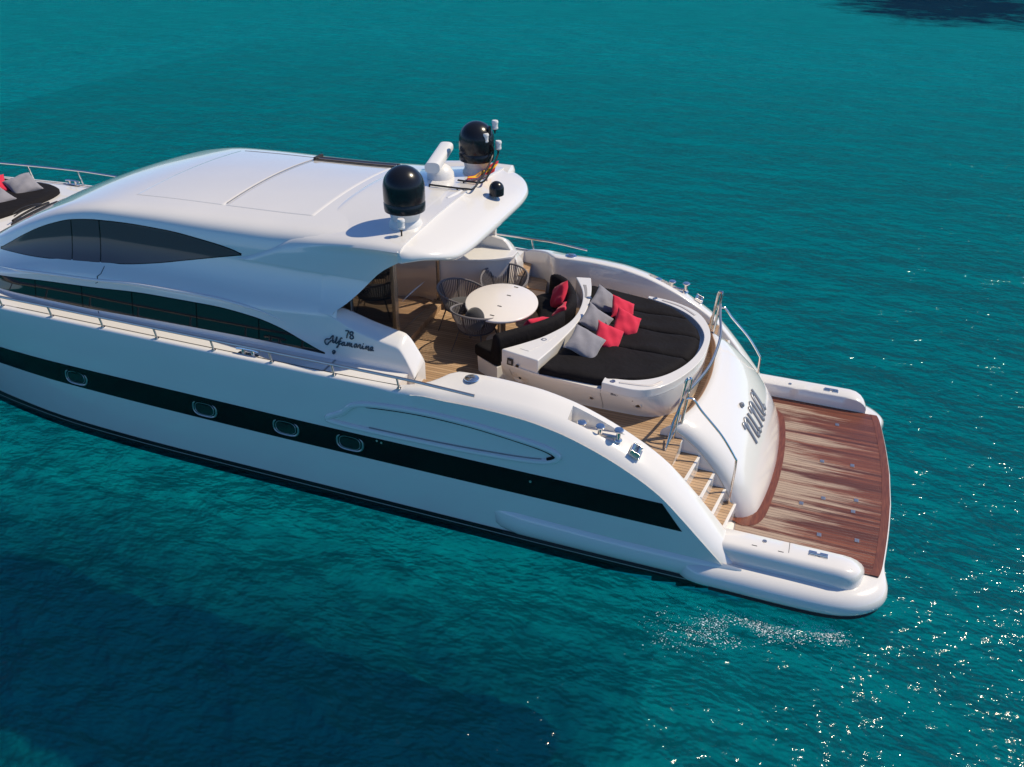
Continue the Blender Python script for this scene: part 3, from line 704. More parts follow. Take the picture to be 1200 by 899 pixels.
def build_cabin():
    xs = [-15.5, -15.2, -14.9, -14.6] + lin(-14.3, -10.5, 30) + lin(-10.3, -6.0, 30)
    mb = MB(); rows = [cab_section(x) for x in xs]; mb.grid(rows); mb.mirror_y()
    cab = mb.build('cabin', M_WHITE, Y, smooth=60)
    # hardtop: aft roof shell, standing just proud of the cabin roof
    mb = MB(); rows = []
    N = 28
    zlim = pchip([(-6.06, 3.05), (-5.86, 3.2), (-5.65, 3.4), (-5.51, 3.55), (-5.36, 3.70), (-5.18, 3.82), (-5.02, 3.91), (-4.96, 3.95)])
    def ht_section(s):
        row = []
        for j in range(N):
            u = j / (N - 1)      # 0 side foot .. 1 centreline
            xf = -7.75 + 1.15 * min(1, u / 0.42) ** 0.8 if u < 0.42 else -6.60
            x = xf + (-4.99 - xf) * s
            lift = 0.028 * min(1, 0.25 + s * 20)
            br = s * s * (3 - 2 * s)
            zs_ = max(3.55, zlim(x))
            zt_ = ze(x) + 0.10 * br; c_ = zr(x) + lift
            ed = ye(x) - 0.015 + 0.14 * br
            pts = []
            if u <= 0.25:
                z = zs_ + (zt_ - 0.02 - zs_) * (u / 0.25); y = side_y(x, min(z, ze(x))) * (1 - br) + (side_y(x, min(z, ze(x))) + 0.10 * ((z - zs_) / (zt_ - zs_))) * br + lift * 0.6
            elif u <= 0.42:
                k = (u - 0.25) / 0.17; a = k * pi / 2
                z = (zt_ - 0.02) + (0.17 + (c_ - zr(x))) * 0.75 * sin(a) * (1 - 0.35 * br); y = ed + lift * 0.6 - 0.24 * (1 - cos(a))
            else:
                k = (u - 0.42) / 0.58
                a = 1; z6 = (zt_ - 0.02) + (0.17 + (c_ - zr(x))) * 0.75 * (1 - 0.35 * br); y6 = ed + lift * 0.6 - 0.24
                y = y6 * (1 - k); z = c_ - (c_ - z6) * (y / y6) ** 2
            row.append((x, -y, z))
        return row
    ss = [0, 0.012, 0.03] + lin(0.06, 1, 26)
    R0 = [ht_section(s) for s in ss]
    lipr = [(x + 0.01, y * 0.995, z - 0.05) for x, y, z in R0[0]]
    capr = [(x - 0.01, y * 0.985, z - 0.05) for x, y, z in R0[-1]]
    mb.grid([lipr] + R0 + [capr]); mb.mirror_y()
    ht = mb.build('hardtop', M_WHITE, Y, smooth=60)
    # aft visor, a thick rounded lip across the stern end of the roof
    xe = pchip([(0, -4.33), (0.9, -4.34), (1.4, -4.39), (1.7, -4.50), (1.9, -4.66), (2.02, -4.83), (2.09, -4.96), (2.2, -5.0)])
    mb = MB(); rows = []
    edge = R0[-1]
    ez = pchip(sorted([(-p[1], p[2]) for p in edge if True], key=lambda t: t[0])[:]) if False else None
    def roof_z(y):
        y = abs(y); best = None
        P = [(-p[1], p[2]) for p in edge]
        P = [p for i, p in enumerate(P) if i >= int(0.42 * N) - 4]
        for (a, za), (b, zb_) in zip(P, P[1:]):
            if min(a, b) <= y <= max(a, b): return za + (zb_ - za) * ((y - a) / (b - a) if b != a else 0)
        return P[0][1]
    for y in lin(-2.09, 2.09, 61):
        ay = abs(y); X = xe(ay); L = X + 5.02; zt_ = roof_z(min(ay, 2.04)) - 0.012 - 0.12 * max(0, (ay - 1.95) / 0.3) ** 2
        drop = 0.30
        prof = [(-0.35, 0.01), (0.0, 0.0), (0.05, -0.02), (0.25, -0.055), (0.5, -0.105), (0.72, -0.155), (0.88, -0.20), (0.96, -0.25), (1.0, -0.30), (0.985, -0.345), (0.93, -0.375), (0.8, -0.39), (0.4, -0.385), (0.0, -0.36), (-0.6, -0.33)]
        kb = max(0.12, (zt_ - 3.80) / 0.39) * (1 - 0.45 * (lambda q: q * q * (3 - 2 * q))(min(1, max(0, (ay - 1.35) / 0.7))))
        rows.append([(-5.02 + (L * a if a > 0 else 0.69 * a * (1 if ay < 1.7 else max(0.02, (1.95 - ay) / 0.25))), y, zt_ + b * kb) for a, b in prof])
    mb.grid(rows, cv=True); mb.poly(rows[0]); mb.poly(rows[-1])
    vis = mb.build('roof_visor', M_WHITE, Y, smooth=60)
    # raised winglet tips each side
    for s in (1,):
        mb = MB(); rows = []
        for k in lin(0, 1, 10):
            x = -6.3 + 1.42 * k; hgt = 0.075 * min(1, k * 2.0); y0 = 1.98; 
            rows.append([(x, s * (y0 + 0.06), 4.02 - 0.02), (x, s * (y0 + 0.07), 4.08 + hgt), (x, s * (y0 - 0.02), 4.105 + hgt), (x, s * (y0 - 0.22), 4.10 + hgt * 0.3), (x, s * (y0 - 0.30), 4.05)])
        rows.append([(-4.83, s * 1.98, 4.02), (-4.83, s * 1.98, 4.10), (-4.83, s * 1.93, 4.10), (-4.84, s * 1.85, 4.06), (-4.85, s * 1.8, 4.02)])
        mb.grid(rows); mb.poly(rows[-1]); mb.build('roof_winglet', M_WHITE, ht, smooth=50)
    mb = MB(); mb.tube(crom([(-5.13, -0.20, 4.215), (-5.09, 0.0, 4.225), (-5.06, 0.27, 4.215)], 5), 0.03, 8); mb.build('grab_handle', M_PLASTIC, ht)
    # side walls running aft under the hardtop, cut to the raked pillar line
    xp = pchip([(3.05, -6.06), (3.2, -5.86), (3.4, -5.65), (3.55, -5.51), (3.7, -5.36), (3.82, -5.18), (3.92, -5.02), (4.06, -4.96)])
    mb = MB()
    zz = lin(3.02, 3.98, 22)
    outer, inner_ = [], []
    for z in zz:
        ro, ri = [], []
        for s in lin(0, 1, 16):
            x = -6.3 + (xp(z) + 6.3) * s; y = side_y(x, min(z, ze(x))) + 0.012 * min(1, s * 4)
            ro.append((x, -y, z)); ri.append((x, -(y - 0.11), z))
        outer.append(ro + ri[::-1])
    mb.grid(outer); both(mb, 'roof_pillar', M_WHITE, cab, smooth=45)
    # fashion plates: thick sloping wings carrying the name
    ft = pchip([(-6.4, 3.08), (-6.0, 3.04), (-5.8, 2.99), (-5.5, 2.91), (-5.15, 2.84), (-5.04, 2.82), (-4.985, 2.78), (-4.82, 2.54), (-4.775, 2.46), (-4.755, 2.40)])
    mb = MB(); rows = []
    for x in lin(-6.3, -5.06, 20) + [-5.02, -4.985, -4.95, -4.90, -4.85, -4.81, -4.78, -4.76, -4.755]:
        zt_ = ft(x); so_ = min(0.13, zt_ - 2.28) * min(1, (x + 6.3) / 0.5); pr_ = -0.006 + 0.02 * min(1, (x + 6.3) / 0.45); row = []
        b0 = side_y(x, 2.30) + pr_; zsh = zt_ - so_ * 0.9 - 0.02
        row.append((x, -b0, 2.0))
        for z in lin(2.30, zsh, 6): row.append((x, -(side_y(x, z) + pr_), z))
        yo_ = side_y(x, zsh) + pr_; yi_ = 1.96
        wd_ = yo_ - yi_ - 0.05
        for a_, b_ in ((0.015, 0.12), (0.06, 0.22), (0.15, 0.34), (0.45, 0.62), (0.75, 0.86), (0.92, 0.97), (1.0, 1.0)): row.append((x, -(yo_ - wd_ * a_), zsh + (zt_ - zsh) * b_))
        row += [(x, -(yi_ + 0.02), zt_), (x, -yi_, zt_ - 0.02), (x, -yi_, 1.69)]
        rows.append(row)
    mb.grid(rows); mb.poly(rows[-1]); fp = both(mb, 'fashion_plate', M_WHITE, Y, smooth=45)
    # upper side windows
    wt = pchip([(-12.55, 2.985), (-12.3, 3.11), (-12.0, 3.265), (-11.6, 3.45), (-11.25, 3.58), (-10.84, 3.695), (-10.26, 3.765), (-9.6, 3.785), (-9.0, 3.775), (-8.3, 3.715), (-7.8, 3.645), (-7.68, 3.61)])
    wb = pchip([(-12.55, 2.975), (-11.8, 3.01), (-11.0, 3.075), (-9.8, 3.185), (-9.2, 3.28), (-8.63, 3.40), (-8.0, 3.535), (-7.72, 3.595), (-7.68, 3.605)])
    def window(name, x0, x1, top, bot, m, parent, gaps=(), off=0.006, n=70, nz=8, sgn=(-1, 1)):
        edges = [x0] + list(gaps) + [x1]
        for s in sgn:
            pane = []
            for a, b in zip(edges, edges[1:]):
                mb = MB(); rows = []
                a_ = a + (0.012 if a != x0 else 0); b_ = b - (0.012 if b != x1 else 0); k = max(4, int(n * (b - a) / (x1 - x0)))
                for x in lin(a_, b_, k):
                    rows.append([(x, s * (side_y(x, bot(x) + (top(x) - bot(x)) * t) + off), bot(x) + (top(x) - bot(x)) * t) for t in lin(0, 1, nz)])
                mb.grid(rows); mb.build(name, m, parent, smooth=60)
    window('side_window', -12.55, -7.68, wt, wb, M_TINT, cab, gaps=(-10.84, -10.26))
    def surround(name, x0, x1, top, bot, m, d=0.014):
        for s in (-1, 1):
            mb = MB(); rows = []
            for x in lin(x0, x1, 80):
                zb_, zt_ = bot(x) - d, top(x) + d
                rows.append([(x, s * (side_y(x, zb_ + (zt_ - zb_) * t) + 0.003), zb_ + (zt_ - zb_) * t) for t in lin(0, 1, 8)])
            mb.grid(rows); mb.build(name, m, cab, smooth=60)
    surround('window_surround', -12.57, -7.66, wt, wb, M_BLACK)
    lt = pchip([(-13.2, 2.50), (-12.4, 2.60), (-11.3, 2.70), (-10.4, 2.755), (-9.25, 2.82), (-8.15, 2.825), (-7.4, 2.77), (-6.95, 2.68), (-6.55, 2.545), (-6.22, 2.43)])
    lb = pchip([(-13.2, 2.40), (-12.5, 2.41), (-10.7, 2.415), (-9, 2.445), (-7.44, 2.455), (-6.22, 2.425)])
    window('saloon_window', -13.2, -6.22, lt, lb, M_TINT2, cab, gaps=(-11.6, -10.6, -9.6, -8.4, -7.3))
    surround('window_surround', -13.22, -6.19, lt, lb, M_BLACK, 0.010)
    # brow moulding above the saloon windows
    mb = MB(); mb.tube([(x, -(side_y(x, lt(x) + 0.13) - 0.008), lt(x) + 0.13) for x in lin(-12.6, -6.5, 50)], lambda t: 0.028 * min(1, (1 - t) * 6, t * 6 + .2), 8); both(mb, 'window_brow', M_WHITE, cab)
    # joint in the moulding ahead of the saloon
    for pts in ([(-10.17, 3.10), (-10.19, 3.0), (-10.25, 2.96), (-10.26, 2.86), (-10.30, 2.84)], [(-10.30, 2.40), (-10.28, 2.32)]):
        mb = MB(); mb.tube([(x, -(side_y(x, z) + 0.001), z) for x, z in pts], 0.006, 5); mb.build('panel_seam', M_RUBBER, cab)
    # sunroof panels and their rails
    def rz(x, y):
        r = cab_section(x); P = [(-p[1], p[2]) for p in r][17:]
        for (a, za), (b, zb_) in zip(P, P[1:]):
            if b <= abs(y) <= a: return za + (zb_ - za) * ((abs(y) - a) / (b - a))
        return P[-1][1]
    for (xa, xb, xa2, xb2, up_) in ((-9.98, -8.32, -9.98, -8.32, 0.010), (-8.29, -6.75, -8.29, -6.75, 0.010)):
        mb = MB(); rows = []
        ys = [-1.36, -1.345] + lin(-1.32, 1.32, 21) + [1.345, 1.36]
        for i, x in enumerate([xa, xa + 0.02] + lin(xa + 0.06, xb - 0.06, 10) + [xb - 0.02, xb]):
            row = []
            for j, y in enumerate(ys):
                e_ = min(i, 13 - i, j, len(ys) - 1 - j); row.append((x, y, rz(x, y) + (0.0 if e_ == 0 else up_)))
            rows.append(row)
        mb.grid(rows); mb.build('sunroof_panel', M_WHITE, cab, smooth=30)
    mb = MB(); mb.tube([(-8.305, y, rz(-8.305, y) + 0.017) for y in lin(-1.3, 1.36, 16)], 0.007, 5)
    mb.tube([(x, 1.40, rz(x, 1.40) + 0.004) for x in lin(-9.9, -8.3, 12)], 0.006, 5); mb.build('sunroof_seam', M_GREYTRIM, cab)
    mb = MB(); mb.grid([[(x, y, rz(x, y) + 0.022) for y in lin(1.14, 1.40, 5)] for x in lin(-8.27, -6.72, 14)]); tk_ = mb.build('sunroof_track', M_GREYTRIM, cab)
    for y, m_, r_ in ((1.17, M_RUBBER, 0.012), (1.25, M_CHROMED, 0.02), (1.33, M_RUBBER, 0.016), (1.40, M_CHROMED, 0.014)):
        mb = MB(); mb.tube([(x, y, rz(x, y) + 0.028) for x in lin(-8.26, -6.72, 14)], r_, 6); mb.build('track_rail', m_, tk_)
    mb = MB(); mb.box((-8.27, 1.28, rz(-8.27, 1.28) + 0.04), (0.05, 0.26, 0.07)); mb.build('track_stop', M_RUBBER, tk_, bevel=0.006)
    # windscreen wipers lying on the screen cover
    def scr(x, y, o=0.03): return (x, y, max(rz(x, y), zd(x) + 0.1) + o)
    mb = MB()
    for (a, b) in (((-14.02, -0.45), (-14.22, 0.85)), ((-14.16, -0.30), (-14.34, 0.75))):
        P = [(a[0] + (b[0] - a[0]) * t, a[1] + (b[1] - a[1]) * t, 2.69 + 0.03 * sin(3 * t)) for t in lin(0, 1, 10)]; mb.tube(P, 0.024, 5)
        P = [(a[0] - 0.10 + (b[0] - a[0]) * t, a[1] + (b[1] - a[1]) * t, 2.73 + 0.06 * sin(4 * t)) for t in lin(0.15, 0.9, 8)]; mb.tube(P, 0.012, 5)
        mb.tube([(a[0], a[1], 2.5), (a[0], a[1], 2.7)], 0.02, 6)
    mb.build('windscreen_wiper', M_BLKTUBE, cab)
    return cab, ht, fp, vis, roof_z
CAB, HT, FP, VIS, ROOFZ = build_cabin()

# writing on the fashion plate -------------------------------------------------
def build_writing():
    def pt(px, py):
        # design grid of the lettering: 1200 x 686 units over about 0.72 x 0.36 m of the plate
        return px, py
    # baseline runs aft and gently down; coordinates below are design units
    def P(u, v):
        x = -6.255 + u * 0.00077; z = 2.865 - v * 0.00080 + u * 0.000128
        return (x, -(side_y(x, z) + 0.020), z)
    def draw(strokes, w_, name, n=6):
        mb = MB()
        for s in strokes:
            mb.tube([P(*p) for p in crom(s, n)], w_, 6)
        return mb.build(name, M_LETTER, FP)
    W = 0.0098
    draw([[(530, 130), (595, 140), (570, 195), (552, 265)]], W * 1.05, 'lettering')
    draw([[(655, 150), (625, 165), (625, 195), (655, 212), (685, 232), (690, 265), (660, 285), (625, 265), (628, 235), (655, 212), (682, 190), (682, 162), (655, 150)]], W * 1.05, 'lettering')
    draw([[(215, 330), (180, 350), (150, 385), (110, 370), (95, 320), (125, 285), (200, 280), (240, 235), (270, 228), (262, 290), (262, 340), (290, 355)], [(205, 318), (285, 318)]], W, 'lettering')
    draw([[(290, 350), (330, 320), (350, 262), (345, 250), (328, 300), (322, 350), (345, 365), (370, 340)]], W, 'lettering')
    draw([[(465, 275), (440, 265), (415, 300), (390, 370), (370, 430), (350, 440), (355, 425), (400, 385), (440, 370)], [(375, 325), (440, 328)]], W, 'lettering')
    draw([[(512, 345), (480, 345), (455, 370), (460, 400), (490, 395), (512, 350), (508, 395), (535, 405)]], W, 'lettering')
    draw([[(548, 410), (580, 350), (582, 410), (620, 355), (622, 420), (660, 365), (655, 420), (685, 430)]], W, 'lettering')
    draw([[(765, 375), (735, 378), (712, 405), (718, 435), (745, 430), (768, 382), (765, 430), (785, 438)]], W, 'lettering')
    draw([[(785, 438), (810, 395), (830, 385), (842, 400), (830, 425), (838, 455), (860, 455)]], W, 'lettering')
    draw([[(865, 455), (890, 410), (885, 455), (915, 465)], [(905, 370), (900, 378)]], W, 'lettering')
    draw([[(930, 470), (965, 415), (960, 470), (1000, 420), (1010, 440), (1000, 485), (1030, 490)]], W, 'lettering')
    draw([[(1040, 478), (1085, 465), (1090, 435), (1060, 435), (1038, 470), (1055, 495), (1095, 490), (1110, 505)]], W, 'lettering')
    draw([[(255, 520), (285, 495), (315, 520), (290, 560), (262, 540), (300, 530)]], W * 0.9, 'emblem')
build_writing()

# ------------------------------------------------------------------ bulkhead, doors, bar
def build_bulkhead():
    def bx(y): return -5.98 - 0.16 * max(0, y - 0.4) * 0 - 0.05 * cos(y)
    mb = MB(); ys = lin(-1.85, 1.85, 22)
    mb.grid([[(bx(y), y, SOLE - 0.02), (bx(y), y, 4.0)] for y in ys]); b = mb.build('bulkhead', M_CREAM, Y)
    for y0, y1, m in ((-1.84, -0.50, M_TINT2), (-0.40, 1.12, M_DOOR)):
        mb = MB(); rows = []
        for y in lin(y0, y1, 14):
            k = (y - y0) / (y1 - y0); bow = 0.05 * sin(pi * k) if m is M_DOOR else 0.0
            rows.append([(bx(y) + 0.02 - bow * 0.6 + 0.02, y, z) for z in (SOLE + 0.13, 2.6, 3.8)])
        mb.grid(rows); mb.build('sliding_door', m, b, smooth=60)
    for y in (-0.44, -0.50, 1.15):
        mb = MB(); mb.box((bx(y) + 0.05, y, (SOLE + 3.9) / 2), (0.05, 0.05, 2.2)); mb.build('door_frame', M_FRAME, b, bevel=0.005)
    mb = MB(); mb.prism([(-6.1, -1.96), (-5.86, -1.96), (-5.80, -0.4), (-5.86, 1.15), (-6.1, 1.15)], SOLE, SOLE + 0.11); mb.build('door_sill', M_TEAK, b, smooth=0, bevel=0.006)
    # bar cabinet on the far side
    pl = rounded([(-5.98, 1.18), (-5.55, 1.30), (-5.10, 1.47), (-4.80, 1.72), (-4.80, 2.0), (-5.98, 2.0)], [0, 0.2, 0.25, 0.06, 0, 0])
    mb = MB(); mb.prism(pl, SOLE, 2.58); bar = mb.build('bar_cabinet', M_CREAM, Y, bevel=0.01)
    top = rounded([(-5.98, 1.12), (-5.55, 1.24), (-5.06, 1.42), (-4.75, 1.70), (-4.75, 2.0), (-5.98, 2.0)], [0, 0.2, 0.25, 0.06, 0, 0])
    mb = MB(); mb.prism(top, 2.582, 2.63); mb.build('counter_top', M_WHITE, bar, bevel=0.012)
    # roof prop under the visor on the far side (hidden twin on the near side)
    mb = MB(); mb.prism([(-5.9, 2.0), (-5.2, 2.0), (-5.2, 2.08), (-5.9, 2.08)], 2.6, 3.95); mb.build('wing_screen', M_CREAM, Y, smooth=0)
build_bulkhead()

# ------------------------------------------------------------------ rails, bollards, cleats
def build_rails():
    rail = MB(); zt_ = lambda x: zd(x) + 0.175
    pth = [(x, -(yd(x) - 0.045), zt_(x)) for x in lin(-20.5, -4.6, 60)] + [(-4.2, -2.765, 2.545), (-3.9, -2.76, 2.53), (-3.66, -2.755, 2.515)]
    rail.tube(pth, 0.021, 8); r = rail.build('side_rail', M_CHROMED, Y)
    for x in (-19.8, -18, -16.2, -14.5, -12.9, -11.9, -10.88, -9.87, -8.85, -7.83, -6.83, -5.81, -4.8):
        mb = MB(); mb.tube([(x + 0.02, -(yd(x) - 0.06), zd(x) - 0.005), (x, -(yd(x) - 0.045), zt_(x))], 0.015, 8); mb.lathe([(0.035, 0), (0.032, 0.012), (0, 0.013)], 12, (x + 0.02, -(yd(x) - 0.06), zd(x) - 0.002)); mb.build('rail_post', M_CHROMED, r)
    hz = lambda x: zd(x) + 0.20 + 0.12 * min(1, max(0, (-12 - x) / 3))
    hy = lambda x: yd(x) - 0.05 - 0.04 * min(1, max(0, (-12 - x) / 3))
    rail = MB(); rail.tube([(x, hy(x), hz(x)) for x in lin(-20.5, -4.4, 60)] + [(-4.1, 2.75, 2.56), (-3.66, 2.755, 2.515)], 0.021, 8); r = rail.build('side_rail', M_CHROME, Y)
    for x in (-19.8, -18.6, -17.45, -16.35, -15.2, -14.05, -12.9, -11.9, -9.87, -7.83, -5.9, -4.75):
        mb = MB(); mb.tube([(x + 0.05, yd(x) - 0.06, zd(x) - 0.005), (x, hy(x), hz(x))], 0.017, 8); mb.build('rail_post', M_CHROME, r)
    # small deck cleats by the rail
    for (x, s) in ((-7.25, -1), (-15.35, 1)):
        z = zd(x); y = s * (yd(x) - 0.12)
        mb = MB(); mb.tube([(x - 0.19, y, z + 0.075), (x - 0.1, y, z + 0.09), (x + 0.1, y, z + 0.09), (x + 0.19, y, z + 0.075)], 0.022, 8)
        for d in (-0.08, 0.08): mb.tube([(x + d, y, z), (x + d, y, z + 0.09)], 0.026, 8)
        mb.box((x, y, z + 0.006), (0.34, 0.07, 0.012)); mb.build('cleat', M_CHROME, Y)
    # mooring gear in the coaming pockets
    for s in (-1, 1):
        y = s * 2.49
        for i, x in enumerate((-2.25, -2.0, -1.75)):
            mb = MB(); mb.lathe([(0.055, 0), (0.05, 0.015), (0.032, 0.03), (0.03, 0.13), (0.062, 0.145), (0.066, 0.16), (0.055, 0.172), (0, 0.176)], 18, (x, y, 2.11)); mb.build('bollard', M_CHROME, Y)
        mb = MB(); mb.box((-1.875, y, 2.15), (0.26, 0.05, 0.03)); mb.build('bollard_bar', M_CHROMED, Y, bevel=0.01)
        mb = MB(); mb.box((-1.50, s * 2.49, 1.972), (0.15, 0.20, 0.02), Matrix.Rotation(radians(24), 3, 'Y'))
        mb.tube([(-1.54, s * 2.41, 2.035), (-1.54, s * 2.57, 2.035)], 0.028, 10); mb.tube([(-1.46, s * 2.41, 2.0), (-1.46, s * 2.57, 2.0)], 0.024, 10)
        for yy in (2.40, 2.58): mb.box((-1.50, s * yy, 2.01), (0.14, 0.014, 0.075), Matrix.Rotation(radians(24), 3, 'Y'))
        mb.build('fairlead', M_CHROME, Y, bevel=0.004)
        mb = MB(); mb.lathe([(0, 0.02), (0.07, 0.02), (0.085, 0.012), (0.10, 0.010), (0.105, 0)], 24, (-3.86, s * 2.36, crest(-3.86) - 0.002)); fc = mb.build('filler_cap', M_CHROME, Y)
        mb = MB(); mb.box((-3.86, s * 2.36, crest(-3.86) + 0.022), (0.09, 0.015, 0.01)); mb.build('cap_handle', M_CHROMED, fc)
    # gate posts and handrails at the head of each stair
    for s in (-1, 1):
        mb = MB(); mb.tube(crom([(-1.16, s * 1.56, 1.70), (-1.12, s * 1.54, 2.3), (-1.09, s * 1.52, 2.60), (-1.06, s * 1.50, 2.64), (-1.03, s * 1.48, 2.60), (-1.06, s * 1.46, 2.2), (-1.10, s * 1.45, 1.72)], 6), 0.022, 8)
        g = mb.build('gate_post', M_CHROME, Y)
        mb = MB(); mb.tube([(-1.09, s * 1.56, 2.36), (-1.17, s * 1.75, 2.05), (-1.20, s * 1.90, 1.70)], 0.016, 8); mb.tube([(-1.20, s * 1.90, 1.74), (-1.13, s * 1.60, 1.90)], 0.012, 8); mb.build('gate_stay', M_CHROME, g)
        mb = MB(); mb.tube(crom([(-1.05, s * 1.52, 2.34), (-0.96, s * 1.53, 2.36), (-0.82, s * 1.54, 2.20), (-0.52, s * 1.555, 1.90), (-0.30, s * 1.565, 1.60), (-0.265, s * 1.57, 1.50), (-0.265, s * 1.575, 1.1), (-0.27, s * 1.57, 0.80)], 6), 0.017, 8)
        mb.lathe([(0.0, 0.012), (0.035, 0.01), (0.04, 0)], 12, (-0.27, s * 1.545, 0.80), Matrix.Rotation(radians(90 * -s), 3, 'X')); mb.build('stair_handrail', M_CHROME, Y)
    mb = MB(); mb.tube(crom([(-1.05, -1.50, 2.45), (-0.98, -1.1, 2.40), (-0.90, -0.55, 2.36), (-0.875, 0.0, 2.35), (-0.89, 0.55, 2.36), (-0.98, 1.1, 2.40), (-1.04, 1.50, 2.45)], 8), 0.021, 8); mb.build('stern_rail', M_CHROMED, Y)
build_rails()

# ------------------------------------------------------------------ roof gear
def build_roof_gear():
    def radome(x, y, z0):
        prof = [(0.285, z0 + 0.19)] + [(0.29, z0 + 0.22), (0.292, z0 + 0.30), (0.283, z0 + 0.315), (0.283, z0 + 0.325), (0.29, z0 + 0.34), (0.29, z0 + 0.52)] + [(0.29 * cos(a), z0 + 0.52 + 0.29 * sin(a)) for a in lin(0, pi / 2, 14)[1:]]
        mb = MB(); mb.lathe(prof, 40); d = mb.build('radome', M_DOME, Y, loc=(x, y, 0), smooth=45)
        mb = MB(); mb.lathe([(0.24, z0 - 0.08), (0.235, z0), (0.20, z0 + 0.06), (0.22, z0 + 0.15), (0.27, z0 + 0.20), (0.0, z0 + 0.20)], 32); mb.build('radome_base', M_PLASTIC, d, smooth=40)
        return d
    d1 = radome(-5.27, -1.33, ROOFZ(1.33) + 0.015); d2 = radome(-5.27, 1.33, ROOFZ(1.33) + 0.02)
    # small dome on the visor
    mb = MB(); x, y, z = -4.60, 0.50, 4.03
    mb.lathe([(0.10, z + 0.10), (0.116, z + 0.11), (0.118, z + 0.2)] + [(0.118 * cos(a), z + 0.2 + 0.125 * sin(a)) for a in lin(0, pi / 2, 9)[1:]] , 24, (x, y, 0)); mb.lathe([(0.0, z + 0.10), (0.10, z + 0.10)], 24, (x, y, 0)); sd = mb.build('small_radome', M_DOME, Y)
    mb = MB(); mb.tube([(x, y, z - 0.08), (x, y, z + 0.11)], 0.014, 8); mb.lathe([(0.045, 0), (0.04, 0.02), (0.0, 0.02)], 12, (x, y, z - 0.03)); mb.build('dome_stem', M_CHROMED, sd)
    # open array radar
    mb = MB(); a = Vector((-5.60, 0.30, 4.50)); b = Vector((-5.90, 1.52, 4.50)); ax = (b - a).normalized(); side = Vector((0, 0, 1)).cross(ax)
    rows = []
    for t in lin(0, 1, 3):
        c = a.lerp(b, t); rows.append([c + side * (0.12 * (abs(cos(k)) ** 0.7) * (1 if cos(k) >= 0 else -1)) + Vector((0, 0, 0.085 * (abs(sin(k)) ** 0.7) * (1 if sin(k) >= 0 else -1))) for k in [2 * pi * j / 28 for j in range(28)]])
    mb.grid(rows, cv=True); mb.poly(rows[0]); mb.poly(rows[-1]); ra = mb.build('radar_scanner', M_PLASTIC, Y, smooth=40)
    mb = MB(); mb.lathe([(0.22, 4.14), (0.225, 4.2), (0.215, 4.30), (0.16, 4.38), (0.10, 4.42), (0.0, 4.42)], 28, (-5.68, 0.78, 0)); mb.build('radar_pedestal', M_PLASTIC, ra, smooth=45)
    # antenna bracket of black tube with white aerials
    mb = MB()
    z = 4.26
    p1 = crom([(-5.62, 0.22, z), (-5.3, 0.22, z), (-5.0, 0.24, z), (-4.90, 0.32, z + .01), (-4.92, 0.9, 4.40), (-4.95, 1.22, 4.52), (-4.95, 1.26, 4.62), (-4.98, 1.24, 4.70)], 5)
    p2 = crom([(-5.30, 0.60, z), (-5.05, 0.60, z), (-4.88, 0.66, z + .01), (-4.88, 1.05, 4.40), (-4.90, 1.34, 4.52), (-4.90, 1.38, 4.66)], 5)
    mb.tube(p1, 0.016, 6); mb.tube(p2, 0.016, 6)
    for p in ((-5.62, 0.22), (-5.15, 0.23), (-5.2, 0.60)): mb.tube([(p[0], p[1], 4.19), (p[0], p[1], z)], 0.014, 6)
    mb.tube([(-5.02, 1.28, 4.46), (-5.02, 1.28, 4.98)], 0.022, 6); mb.tube([(-5.02, 1.28, 4.60), (-4.95, 1.26, 4.60)], 0.02, 6)
    br = mb.build('antenna_bracket', M_BLKTUBE, Y)
    def aerial(x, y, z, par, stem=0.07):
        mb = MB(); mb.lathe([(0, 0), (0.045, 0.0), (0.052, 0.012), (0.052, 0.028), (0.047, 0.03), (0.047, 0.098), (0.054, 0.10), (0.054, 0.125), (0.045, 0.14), (0, 0.142)], 18, (x, y, z)); o = mb.build('aerial', M_PLASTIC, par, smooth=40)
        mb = MB(); mb.lathe([(0.012, -stem), (0.012, -0.04), (0.03, -0.01), (0.03, 0.0)], 10, (x, y, z)); mb.build('aerial_mount', M_BLKTUBE, o)
    aerial(-4.96, 1.36, 4.92, br); aerial(-5.06, 1.20, 4.74, br, 0.1); aerial(-4.90, 1.36, 4.60, br)
    aerial(-5.14, -1.72, 4.27, Y, 0.14); aerial(-5.25, -1.02, 4.44, Y, 0.25)
    # ensign draped on the roof under the bracket
    m = mat('ensign', (0.5, 0.02, 0.03), 0.8); t = NT(m); tc = t.n('ShaderNodeTexCoord'); sp = t.n('ShaderNodeSeparateXYZ'); t.l(tc.outputs['UV'], sp.inputs[0])
    band = t.ramp(sp.outputs['Y'], [(0.0, (0.42, 0.012, 0.03)), (0.26, (0.42, 0.012, 0.03)), (0.28, (0.72, 0.43, 0.02)), (0.72, (0.72, 0.43, 0.02)), (0.74, (0.42, 0.012, 0.03))])
    dx = t.math('MULTIPLY', t.math('SUBTRACT', sp.outputs['X'], 0.42), 6.0); dy = t.math('MULTIPLY', t.math('SUBTRACT', sp.outputs['Y'], 0.5), 6.5)
    em = t.math('LESS_THAN', t.math('ADD', t.math('MULTIPLY', dx, dx), t.math('MULTIPLY', dy, dy)), 1.0)
    emc = t.ramp(t.noise(tc.outputs['UV'], 26, 2), [(0.40, (0.10, 0.10, 0.08)), (0.55, (0.45, 0.25, 0.10)), (0.62, (0.3, 0.05, 0.04))])
    t.l(t.mix(em, band, emc), t.b.inputs['Base Color'])
    me = bpy.data.meshes.new('ensign'); V = []; F = []; UV = []
    nu, nv = 24, 12
    A, B, Cc, D = Vector((-5.22, 0.84, 0)), Vector((-5.00, 1.60, 0)), Vector((-4.86, 1.06, 0)), Vector((-5.16, 0.62, 0))
